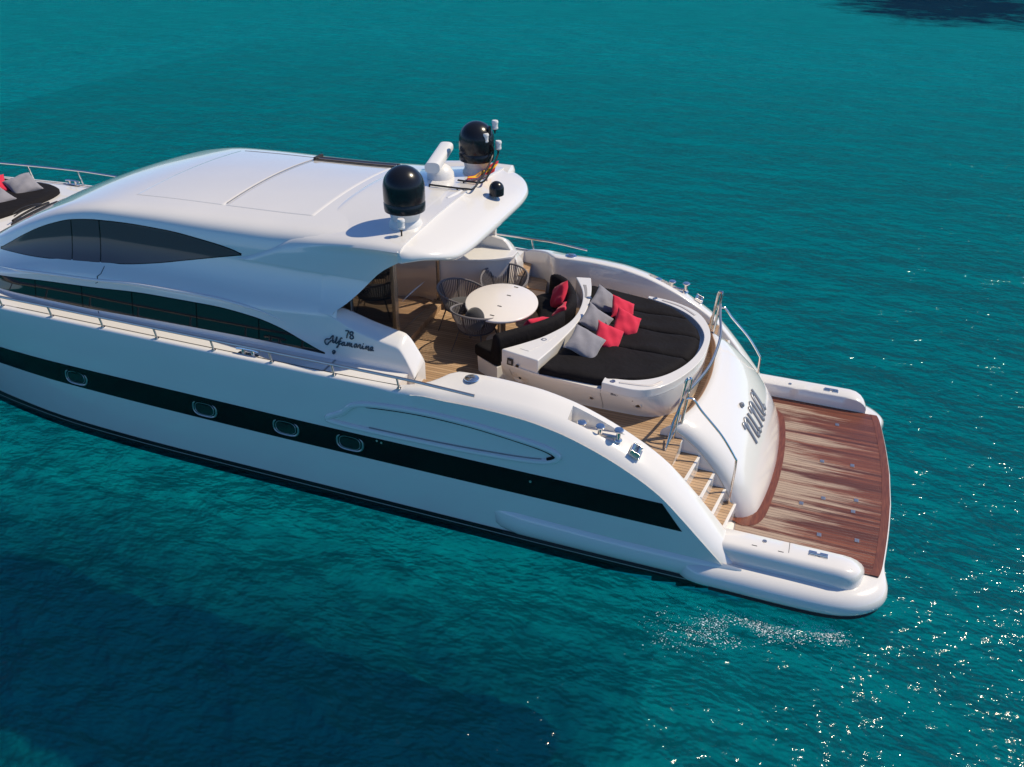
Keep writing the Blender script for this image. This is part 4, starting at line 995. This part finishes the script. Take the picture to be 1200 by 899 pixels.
    for i in range(nu + 1):
        for j in range(nv + 1):
            u, v = i / nu, j / nv
            p = (D.lerp(Cc, u)).lerp(A.lerp(B, u), v)
            x, y = p.x + 0.02 * sin(u * 7), p.y + 0.015 * sin(v * 5 + u * 4)
            V.append((x, y, 4.235 + 0.07 * u ** 2 + 0.010 * sin(u * 13 + v * 3) + 0.010 * sin(v * 9 + u * 5) + 0.03)); UV.append((u, v))
    for i in range(nu):
        for j in range(nv):
            a = i * (nv + 1) + j; F.append((a, a + nv + 1, a + nv + 2, a + 1))
    me.from_pydata(V, [], F); uvl = me.uv_layers.new(name='UV')
    for lp in me.loops: uvl.data[lp.index].uv = UV[lp.vertex_index]
    for p in me.polygons: p.use_smooth = True
    me.materials.append(m); o = bpy.data.objects.new('flag', me); COL.objects.link(o)
    sm = o.modifiers.new('thick', 'SOLIDIFY'); sm.thickness = 0.004
    tag(o, 'red and yellow striped flag with crest drooping below the black aerial bracket', 'flag')
build_roof_gear()

# ================================================================== COCKPIT FURNITURE
def lofted_outline(levels, n=96):
    """levels: list of (outline, z); returns MB with closed skin"""
    rows = []
    for o, z in levels:
        rows.append([(p[0], p[1], z) for p in resample(o, n)])
    mb = MB(); mb.grid(rows, cv=True); mb.poly(rows[0]); mb.poly(rows[-1]); return mb
def build_lounge():
    I = thing('sun_lounge', (-2.4, 0.1, SOLE), 'white sunbed island with black mattress on the aft cockpit deck', 'sunbed')
    off = Vector((2.4, -0.1, -SOLE))
    def B(mb, name, m, parent=I, **k):
        mb.v = [tuple(Vector(v) + off) for v in mb.v]; return mb.build(name, m, parent, **k)
    foot = [(-3.95, -0.90), (-3.54, -1.06), (-2.81, -1.17), (-2.0, -1.19), (-1.55, -1.14), (-1.25, -0.88), (-1.10, -0.4), (-1.06, 0.1), (-1.12, 0.7), (-1.32, 1.15), (-1.75, 1.38), (-2.5, 1.42), (-3.3, 1.45), (-3.6, 1.5)]
    shelf = [(-3.86, -1.22), (-3.30, -1.36), (-2.7, -1.42), (-2.25, -1.45), (-1.72, -1.46), (-1.36, -1.13), (-1.10, -0.5), (-1.02, 0.1), (-1.08, 0.75), (-1.35, 1.3), (-1.80, 1.58), (-2.3, 1.66), (-3.3, 1.80), (-3.58, 1.74)]
    front = crom([(-3.58, 1.74), (-3.30, 1.18), (-3.17, 0.6), (-3.18, 0.0), (-3.38, -0.55), (-3.62, -0.92), (-3.86, -1.22)], 6)
    def outl(o, fr): 
        return crom(o[:2], 3)[:-1] + crom(o[1:13], 5) + [o[13]]
    def sh(o): return crom(o, 4)
    f2 = crom(foot[:], 4) ; s2 = crom(shelf[:], 4)
    fr_f = [(x + 0.0, y * 0.82 + 0.02) for x, y in front]
    lv = [[(p[0], p[1], z) for p in o] for o, z in ((f2 + fr_f[1:-1], SOLE), (f2 + fr_f[1:-1], SOLE + 0.06), (s2 + front[1:-1], 2.13), (s2 + front[1:-1], 2.19))]
    mb = MB(); mb.grid(lv, cv=True); mb.poly(lv[0]); mb.poly(lv[-1])
    base = B(mb, 'lounge_base', M_WHITE, smooth=40)
    # raised band between sofa and mattress
    inner = crom([(-3.24, -1.36), (-3.13, -0.75), (-3.05, 0.0), (-3.05, 0.6), (-3.16, 1.25), (-3.32, 1.80)], 6)
    band = front[::-1] + [] 
    o1 = front[::-1] + inner[::-1]          # near end -> far end along sofa side, back along mattress side
    o1 = [p for p in front[::-1]] + [p for p in inner[::-1]]
    mb = MB(); mb.prism(o1, 2.12, 2.41); bd = B(mb, 'raised_band', M_WHITE, smooth=40, bevel=0.02, bseg=3)
    shelfp = []
    fr = front[::-1]
    mid = [((a[0] * 0.72 + b[0] * 0.28), (a[1] * 0.72 + b[1] * 0.28)) for a, b in zip(resample(fr, 20, False), resample(inner, 20, False))]
    mid2 = [((a[0] * 0.45 + b[0] * 0.55), (a[1] * 0.45 + b[1] * 0.55)) for a, b in zip(resample(fr, 20, False), resample(inner, 20, False))]
    for i0, i1 in ((1, 6), (14, 18)):
        mb = MB(); mb.prism(mid[i0:i1] + mid2[i0:i1][::-1], 2.411, 2.416); B(mb, 'band_tray', M_GREYTRIM if i0 > 10 else M_WHITE, bd, smooth=0)
    for (x, y) in ((-3.36, -0.72), (-3.13, 0.98)):
        mb = MB(); mb.lathe([(0.03, 0.008), (0.042, 0.006), (0.045, 0)], 16, (x, y, 2.412)); mb.lathe([(0, 0.003), (0.03, 0.004)], 16, (x, y, 2.412)); B(mb, 'cup_holder', M_CHROMED, bd)
    # aft rim bins
    aft_o = crom([(-2.26, -1.453), (-1.72, -1.464), (-1.357, -1.132), (-1.097, -0.5), (-1.017, 0.1), (-1.077, 0.75), (-1.347, 1.303), (-1.80, 1.584), (-2.26, 1.664)], 6)
    aft_i = crom([(-2.26, -1.29), (-1.85, -1.22), (-1.50, -0.96), (-1.24, -0.48), (-1.12, 0.1), (-1.16, 0.62), (-1.42, 1.10), (-1.80, 1.40), (-2.25, 1.58)], 6)
    mb = MB(); mb.prism(aft_o + aft_i[::-1], 2.165, 2.305); rim = B(mb, 'lounge_rim', M_WHITE, smooth=40, bevel=0.014, bseg=3)
    for pts in ([(-2.02, -1.37), (-1.62, -1.31), (-1.47, -1.13)], [(-2.0, 1.56), (-1.66, 1.43), (-1.38, 1.18)]):
        c = crom(pts, 6); mb = MB(); mb.tube([(x, y, 2.296) for x, y in c], lambda t: 0.026, 8); B(mb, 'bin_handle', M_CREAM, rim)
    for (x, y) in ((-2.12, -1.37), (-2.13, 1.59)):
        mb = MB(); mb.lathe([(0, 0.004), (0.03, 0.004), (0.038, 0.008), (0.042, 0)], 14, (x, y, 2.307)); B(mb, 'cup_holder', M_CHROMED, rim)
    # mattress: four long pads
    def mat_outline():
        return inner[::-1] + crom([(-3.22, -1.365), (-2.7, -1.37), (-2.3, -1.365), (-1.9, -1.22), (-1.54, -0.96), (-1.28, -0.48), (-1.16, 0.1), (-1.20, 0.60), (-1.46, 1.07), (-1.84, 1.37), (-2.3, 1.54), (-3.26, 1.72)], 5)
    mo = mat_outline()
    ys_cut = [-1.45, -0.30, 0.42, 1.02, 1.8]
    def xlim(y):
        xs = []
        n = len(mo)
        for i in range(n):
            a, b = mo[i], mo[(i + 1) % n]
            if (a[1] - y) * (b[1] - y) < 0: xs.append(a[0] + (b[0] - a[0]) * (y - a[1]) / (b[1] - a[1]))
        return (min(xs), max(xs)) if len(xs) > 1 else None
    lo_y, hi_y = min(p[1] for p in mo) + 0.004, max(p[1] for p in mo) - 0.004
    for y0, y1 in zip(ys_cut, ys_cut[1:]):
        y0, y1 = max(y0, lo_y), min(y1, hi_y); rows = []
        yl = [y0 + 0.002, y0 + 0.012, y0 + 0.035] + lin(y0 + 0.09, y1 - 0.09, 12) + [y1 - 0.035, y1 - 0.012, y1 - 0.002]
        for i, y in enumerate(yl):
            xl = xlim(y)
            if not xl: continue
            a, b = xl; e = min(i, len(yl) - 1 - i); hz = (0.085, 0.115, 0.135, 0.145)[min(e, 3)]
            row = [(a + 0.02, y, 2.14)]
            nx = 26
            for j in range(nx + 1):
                u = j / nx; x = a + 0.015 + (b - a - 0.03) * u; ed = min(u, 1 - u) * (b - a)
                z = 2.17 + hz - 0.05 * max(0, 1 - ed / 0.05) ** 2 + 0.006 * sin(x * 9 + y * 5) * min(1, ed * 6) + 0.005 * sin(y * 17 - x * 6)
                row.append((x, y, z))
            row.append((b - 0.02, y, 2.14)); rows.append(row)
        first = [(p[0], p[1], 2.14) for p in rows[0]]; last = [(p[0], p[1], 2.14) for p in rows[-1]]
        mb = MB(); mb.grid([first] + rows + [last]); B(mb, 'mattress', M_BLKFAB, smooth=60)
    # fittings on the near side of the island
    def sp(x, z):
        yb_ = pchip([(p[0], p[1]) for p in foot[:6]])(x); yt_ = pchip([(p[0], p[1]) for p in shelf[:6]])(x); k = (z - SOLE - 0.06) / (2.13 - SOLE - 0.06); return yb_ + (yt_ - yb_) * min(max(k, 0), 1)
    tilt = Matrix.Rotation(radians(-62), 3, 'X') @ Matrix.Identity(3)
    Rt = Matrix.Rotation(radians(8), 3, 'Z') @ Matrix.Rotation(radians(118), 3, 'X')
    def disc(x, z, prof, name, m, par=base, seg=24):
        mb = MB(); mb.lathe(prof, seg, (x, sp(x, z) - 0.004, z), Matrix.Rotation(radians(-7), 3, 'Z') @ Matrix.Rotation(radians(112), 3, 'X')); return B(mb, name, m, par)
    s_ = disc(-3.56, 1.97, [(0.13, -0.01), (0.13, 0.012), (0.105, 0.016), (0.10, 0.006), (0.08, 0.010), (0.075, 0.004), (0.06, 0.010), (0.055, 0.004), (0.035, 0.010), (0.028, 0.004), (0, 0.004)], 'speaker', M_CREAM)
    disc(-3.56, 1.97, [(0.0, 0.022), (0.018, 0.020), (0.022, 0.012)], 'speaker_cone', M_BROWN, s_)
    for a in lin(0, 2 * pi, 9)[:-1]: pass
    mb = MB(); mb.box((-3.70, sp(-3.70, 2.25) - 0.012, 2.25), (0.10, 0.02, 0.105), Matrix.Rotation(radians(-12), 3, 'Z') @ Matrix.Rotation(radians(-8), 3, 'X')); so_ = B(mb, 'power_socket', M_BROWN, base, bevel=0.006)
    mb = MB(); mb.box((-3.70, sp(-3.70, 2.25) - 0.026, 2.25), (0.05, 0.006, 0.05), Matrix.Rotation(radians(-12), 3, 'Z')); B(mb, 'socket_flap', M_GREYTRIM, so_, bevel=0.003)
    disc(-3.58, 2.22, [(0.026, -0.005), (0.026, 0.01), (0, 0.012)], 'push_button', M_BROWN, seg=14)
    disc(-2.42, 1.93, [(0.03, -0.005), (0.028, 0.012), (0, 0.016)], 'latch', M_CHROMED, seg=14)
    v = disc(-1.74, 1.97, [(0.065, -0.01), (0.065, 0.012), (0.045, 0.014), (0.042, 0.004), (0, 0.004)], 'shower_socket', M_CREAM)
    disc(-1.74, 1.97, [(0.040, 0.004), (0.03, 0.01), (0, 0.012)], 'shower_valve', M_BROWN, v)
    disc(-1.80, 2.10, [(0.012, -0.005), (0.012, 0.01), (0, 0.012)], 'push_button', M_BROWN, seg=10)
    mb = MB(); mb.box((-2.03, sp(-2.03, 2.16) - 0.006, 2.165), (0.17, 0.008, 0.055), Matrix.Rotation(radians(-18), 3, 'X')); mb_ = B(mb, 'label_plate', M_GREYTRIM, base)
    mb = MB()
    for k in range(4):
        for q in ((-0.4, 0), (0.4, 0)): mb.box((-2.09 + 0.042 * k + q[0] * 0.022, sp(-2.03, 2.16) - 0.013, 2.166), (0.006, 0.004, 0.034), Matrix.Rotation(radians(-18), 3, 'X'))
        mb.box((-2.09 + 0.042 * k, sp(-2.03, 2.16) - 0.013, 2.166 + (0.014 if k % 2 else 0.0)), (0.018, 0.004, 0.006), Matrix.Rotation(radians(-18), 3, 'X'))
    B(mb, 'plate_lettering', M_BROWN, mb_, smooth=0)
    disc(-1.87, 2.16, [(0.036, -0.004), (0.036, 0.006), (0, 0.008)], 'label_disc', M_CREAM, seg=16)
    mb = MB(); mb.tube([(-2.27, sp(-2.27, z) - 0.003, z) for z in lin(SOLE + 0.02, 2.18, 8)], 0.004, 5); mb.tube([(-3.72, sp(-3.72, z) - 0.001, z) for z in lin(SOLE + 0.02, 2.1, 6)], 0.003, 5); B(mb, 'panel_seam', M_GREYTRIM, base)
build_lounge()

def build_sofa():
    Sf = thing('curved_sofa', (-3.6, 0.3, SOLE), 'curved black upholstered sofa wrapping the aft side of the round table', 'sofa')
    off = Vector((3.6, -0.3, -SOLE))
    line = crom([(-3.97, -1.05), (-3.90, -0.94), (-3.64, -0.60), (-3.34, -0.12), (-3.24, 0.45), (-3.33, 0.95), (-3.58, 1.40), (-3.92, 1.66)], 6)
    def nrm(P, i):
        a = Vector(P[max(i - 1, 0)]); b = Vector(P[min(i + 1, len(P) - 1)]); t = (b - a).normalized(); return Vector((-t.y, t.x))
    def sweep(P, prof, name, m, cap=True, bumpy=0.0):
        rows = []
        n = len(P)
        for i, p in enumerate(P):
            k = nrm(P, i); e = min(i, n - 1 - i) / 3.0; s = sqrt(min(1, 0.12 + e)) if cap else 1
            cz = sum(z for d, z in prof) / len(prof); cd = sum(d for d, z in prof) / len(prof)
            rows.append([Vector((p[0] + k.x * (cd + (d - cd) * s), p[1] + k.y * (cd + (d - cd) * s), cz + (z - cz) * (0.6 + 0.4 * s))) + off for d, z in prof])
        mb = MB(); mb.grid(rows, cv=True); mb.poly(rows[0]); mb.poly(rows[-1]); return mb.build(name, m, Sf, smooth=60)
    # nrm points toward the table side (-x)
    back = [(0.02, 2.05), (0.0, 2.30), (0.01, 2.44), (0.05, 2.50), (0.11, 2.50), (0.16, 2.45), (0.19, 2.30), (0.23, 2.12), (0.24, 2.05)]
    cut = [0, int(len(line) * 0.52), len(line)]
    for a, b in ((0, cut[1] + 1), (cut[1], cut[2])): sweep(line[a:b], back, 'backrest', M_BLKFAB)
    seatp = [(0.05, 1.95), (0.05, 2.13), (0.10, 2.155), (0.40, 2.155), (0.58, 2.14), (0.62, 2.10), (0.62, 1.98), (0.58, 1.95)]
    sweep(line, seatp, 'seat', M_BLKFAB)
    sweep([p for p in line], [(0.03, SOLE), (0.03, 1.96), (0.52, 1.96), (0.50, SOLE)], 'sofa_base', M_WHITE, cap=False)
build_sofa()

def build_table():
    T = thing('dining_table', (-4.42, 0.28, SOLE), 'white oval table top on a pedestal in the cockpit', 'table', rz=radians(0))
    n = 72
    def ov(k, z):
        out = []
        for j in range(n):
            a = 2 * pi * j / n; out.append((0.60 * k * cos(a) * 1.0 + 0.0 * sin(a), 0.735 * k * sin(a), z))
        return out
    ang = radians(16)
    mt = Matrix.Rotation(ang, 3, 'Z')
    rows = [ov(0.94, 0.675), ov(0.985, 0.68), ov(1.0, 0.695), ov(1.0, 0.712), ov(0.99, 0.722), ov(0.975, 0.726)]
    rows = [[mt @ Vector(p) for p in r] for r in rows]
    mb = MB(); mb.grid(rows, cv=True); mb.poly(rows[0]); mb.poly(rows[-1]); top = mb.build('table_top', M_TABLE, T, smooth=50)
    for x, y in ((-4.39, 0.90), (-4.39, 0.54), (-4.39, 0.10), (-4.38, -0.26)):
        mb = MB(); mb.box((x + 4.42, y - 0.28, 0.728), (0.075, 0.022, 0.005), Matrix.Rotation(radians(-8), 3, 'Z')); mb.build('table_slot', M_RUBBER, top, smooth=0)
    mb = MB(); mb.lathe([(0.26, 0.0), (0.26, 0.02), (0.10, 0.04), (0.07, 0.10), (0.065, 0.58), (0.16, 0.66), (0.16, 0.676)], 28); mb.build('pedestal', M_CHROMED, T)
build_table()

def build_chairs():
    # tub chair with a rope back; local +x is forward
    ch = thing('rope_chair', (0, 0, 0), 'x', 'chair', group='rope back chairs round the cockpit table')
    def rim(t):      # t from -1 (arm tip) to 1
        a = pi - t * radians(128) if False else pi + t * radians(125)
        r = 0.395; x, y = r * cos(a) * 1.0, r * sin(a) * 1.04
        z = 0.77 - 0.15 * abs(t) ** 1.8
        return Vector((x + (0.10 if abs(t) > 0.7 else 0.10) * max(0, abs(t) - 0.6) / 0.4, y, z))
    def low(t):
        a = pi + t * radians(118); r = 0.29; return Vector((r * cos(a) + 0.02, r * sin(a) * 0.98, 0.415))
    mb = MB(); mb.tube([rim(t) for t in lin(-1, 1, 36)], 0.017, 8); mb.build('back_frame', M_ROPE, ch)
    ring = [Vector((0.30 * cos(a) + 0.02, 0.29 * sin(a), 0.40)) for a in lin(0, 2 * pi, 37)[:-1]]
    mb = MB(); mb.tube(ring, 0.014, 8, closed=True); mb.lathe([(0.28, 0.395), (0.0, 0.395)], 24, (0.02, 0, 0)); mb.build('seat_frame', M_CHFRAME, ch)
    mb = MB()
    for t in lin(-0.97, 0.97, 46):
        a, b = rim(t), low(t); m_ = (a + b) / 2 + Vector((m0 := (a - b)).normalized()) * 0; out_ = Vector((m_.x, m_.y, 0)).normalized() * 0.012
        mb.tube([a, m_ + out_, b], 0.0085, 5, caps=False)
    mb.build('rope_back', M_ROPE, ch)
    mb = MB()
    for t in (-0.42, 0.0, 0.42): mb.tube([rim(t), (rim(t) + low(t)) / 2 + Vector((-0.02, 0, 0)) * (1 if t == 0 else 0.6), low(t)], 0.013, 6)
    mb.build('back_strut', M_CHFRAME, ch)
    for sx in (-1, 1):
        for sy in (-1, 1):
            mb = MB(); mb.tube([(0.02 + sx * 0.20, sy * 0.20, 0.40), (0.02 + sx * 0.31, sy * 0.30, 0.0)], lambda t: 0.014 - 0.004 * t, 8); mb.build('leg', M_CHFRAME, ch)
    mb = MB(); mb.lathe([(0, 0.405), (0.27, 0.405), (0.29, 0.425), (0.285, 0.455), (0.24, 0.475), (0, 0.48)], 32, (0.03, 0, 0)); mb.build('seat_cushion', M_CHARFAB, ch)
    spots = [(-4.70, -0.16, radians(80), 'grey rope chair nearest the camera, holding the round charcoal cushion'),
             (-5.24, 0.50, radians(-6), 'grey rope chair beside the sliding glass door, left of the table'),
             (-4.76, 1.33, radians(-80), 'grey rope chair behind the table in front of the white bar cabinet')]
    for i, (x, y, a, lab) in enumerate(spots):
        o = ch if i == 0 else copy_tree(ch)
        o.location = (x, y, SOLE); o.rotation_euler = (0, 0, a); o['label'] = lab
    # round cushion leaning in the nearest chair
    mb = MB(); mb.lathe([(0.0, 0.085), (0.08, 0.082), (0.15, 0.062), (0.195, 0.02), (0.20, 0.0), (0.195, -0.02), (0.15, -0.062), (0.08, -0.082), (0.0, -0.085)], 32)
    o = mb.build('round_cushion', M_CHARFAB, None, loc=(-4.63, -0.40, 2.37), rot=(radians(62), 0, radians(-22)), smooth=60)
    tag(o, 'round charcoal cushion resting in the nearest rope chair by the table', 'cushion')
build_chairs()

# ------------------------------------------------------------------ scatter cushions
def pillow_mesh(seed, size=0.46, thick=0.085):
    rnd = random.Random(seed); ph = [rnd.uniform(0, 6.28) for _ in range(8)]
    n = 22; V = []
    def P(u, v, sgn):
        pinch = 0.10
        x = u * (1 - pinch * (1 - abs(v) ** 2.2) * abs(u) ** 3); y = v * (1 - pinch * (1 - abs(u) ** 2.2) * abs(v) ** 3)
        h = (max(0, 1 - abs(u) ** 2.6) * max(0, 1 - abs(v) ** 2.6)) ** 0.55
        wr = 0.10 * sin(4 * u + 3 * v + ph[0]) + 0.09 * sin(7 * v - 4 * u + ph[1]) - 0.16 * math.exp(-((u + 0.2 * sin(ph[6])) ** 2 * 9 + (v - 0.3 * sin(ph[7])) ** 2 * 5)) + 0.05 * sin(11 * u + ph[2]) * abs(v) + 0.05 * sin(13 * v + ph[3]) * abs(u)
        return Vector((x * size / 2, y * size / 2, sgn * thick * h * (1 + wr) + 0.012 * sin(3 * u + ph[4]) * sin(3 * v + ph[5])))
    mb = MB()
    g = lin(-1, 1, n)
    g = [(abs(q) ** 0.8) * (1 if q > 0 else -1) for q in g]
    mb.grid([[P(u, v, 1) for v in g] for u in g]); mb.grid([[P(u, v, -1) for v in g] for u in g])
    return mb
def pillow(name, m, c, nrm, spin, label, group, seed, size=0.46, thick=0.085):
    mb = pillow_mesh(seed, size, thick)
    o = mb.build(name, m, None, smooth=70)
    q = Vector(nrm).to_track_quat('Z', 'Y').to_matrix() @ Matrix.Rotation(radians(spin), 3, 'Z')
    o.matrix_world = Matrix.Translation(Vector(c)) @ q.to_4x4()
    tag(o, label, 'cushion', group); return o
G1, G2 = 'grey cushions on the sunbed', 'red cushions on the sunbed'
pillow('cushion', M_GREYFAB, (-2.84, 0.96, 2.40), (0.55, -0.30, 0.75), 30, 'grey cushion on the sunbed, uppermost of the row against the white band', G1, 1, 0.47)
pillow('cushion', M_GREYFAB, (-2.80, 0.22, 2.40), (0.50, -0.35, 0.75), 33, 'grey cushion on the sunbed, middle of the grey row', G1, 2, 0.47)
pillow('cushion', M_GREYFAB, (-2.74, -0.63, 2.425), (0.34, -0.34, 0.85), 42, 'grey cushion on the sunbed, closest to the camera, flat on black mattress', G1, 3, 0.52)
pillow('cushion', M_REDFAB, (-2.50, 0.78, 2.38), (0.60, -0.30, 0.70), 48, 'red cushion on the sunbed, farthest of the three and half hidden', G2, 4, 0.44)
pillow('cushion', M_REDFAB, (-2.31, 0.24, 2.40), (0.62, -0.45, 0.62), 50, 'red cushion on the sunbed, rightmost of the pile', G2, 5, 0.46)
pillow('cushion', M_REDFAB, (-2.48, -0.26, 2.38), (0.52, -0.45, 0.70), 52, 'red cushion on the sunbed, beside the closest grey cushion', G2, 6, 0.46)
G3 = 'red cushions on the curved sofa'
pillow('cushion', M_REDFAB, (-3.66, 1.02, 2.34), (-0.75, -0.50, 0.42), 40, 'red cushion standing upright at the far end of the curved sofa', G3, 7, 0.45)
pillow('cushion', M_REDFAB, (-3.46, 0.44, 2.30), (-0.85, 0.05, 0.50), 12, 'red cushion in the middle of the curved sofa back', G3, 8, 0.43)
pillow('cushion', M_REDFAB, (-3.70, -0.16, 2.31), (-0.55, 0.60, 0.55), 8, 'red cushion low behind the sofa back, nearest the table foot', G3, 9, 0.46)

def build_bow():
    o2 = crom([(-20.0, -0.7), (-18, -1.45), (-16.0, -1.7), (-15.1, -1.2), (-14.75, 0.0), (-14.8, 1.0), (-15.0, 1.62), (-15.3, 1.85), (-15.9, 1.85), (-18, 1.35), (-20.0, 0.7)], 6, closed=True)
    def z(x, y): 
        hw = yd(x); return zd(x) + 0.12 * (1 - min(1, (y / hw)) ** 2)
    mb = MB()
    rows = []
    c = Vector((-17.3, 0.1))
    for k, h in ((1.0, -0.05), (1.0, 0.05), (0.985, 0.085), (0.95, 0.10), (0.6, 0.105), (0.02, 0.105)):
        rows.append([(c.x + (p[0] - c.x) * k, c.y + (p[1] - c.y) * k, z(c.x + (p[0] - c.x) * k, c.y + (p[1] - c.y) * k) + h) for p in o2])
    mb.grid(rows, cv=True); o = mb.build('sunpad', M_BLKFAB, None, smooth=50); tag(o, 'black sunbathing pad laid on the white foredeck', 'sun pad')
    G = 'cushions on the foredeck pad'
    zz = 2.72
    pillow('cushion', M_GREYFAB, (-15.55, 1.28, zz + 0.03), (0.35, -0.30, 0.9), 20, 'large grey cushion on the foredeck pad, next to the far deck edge', 'grey cushions on the foredeck pad', 11, 0.58, 0.12)
    pillow('cushion', M_GREYFAB, (-15.45, 0.50, zz + 0.0), (0.3, -0.3, 0.9), 34, 'grey cushion on the foredeck pad, cut by the photo edge', 'grey cushions on the foredeck pad', 12, 0.55, 0.10)
    pillow('cushion', M_REDFAB, (-16.05, 1.00, zz + 0.03), (0.3, -0.4, 0.85), 15, 'red cushion on the foredeck pad behind the grey cushions', None, 13, 0.52, 0.10)
build_bow()

# ------------------------------------------------------------------ foam where the outlet water bubbles up beside the stern
def build_foam():
    from mathutils import noise as nzn
    rnd = random.Random(5); mb = MB()
    for i in range(3600):
        t = rnd.random() ** 0.8; x = -0.85 + 2.3 * t + rnd.gauss(0, 0.13)
        c = -3.35 + 0.42 * min(1, t * 1.3) + 0.3 * (t - 0.3) ; sp_ = 0.28 * (1 - 0.6 * t)
        y = c - 0.06 + rnd.gauss(0, sp_ * 0.75); r = rnd.uniform(0.001, 0.0042) * (1 + 1.8 * rnd.random() ** 8)
        if nzn.noise(Vector((x * 2.6, y * 4.5, 1.0))) < rnd.uniform(-0.5, 0.35): continue
        k = rnd.randint(5, 8); a0 = rnd.uniform(0, 6.28); P = []
        for j in range(k):
            a = a0 + 2 * pi * j / k; q = r * rnd.uniform(0.5, 1.3); P.append((x + q * 1.6 * cos(a), y + q * sin(a), 0.006))
        o = len(mb.v); mb.v += P + [(x, y, 0.006 + r * 0.5)]
        for j in range(k): mb.f.append((o + j, o + (j + 1) % k, o + k))
    o = mb.build('foam', M_FOAM, None, smooth=60); tag(o, 'white bubbles on the water beside the stern', 'foam', kind='stuff')
build_foam()
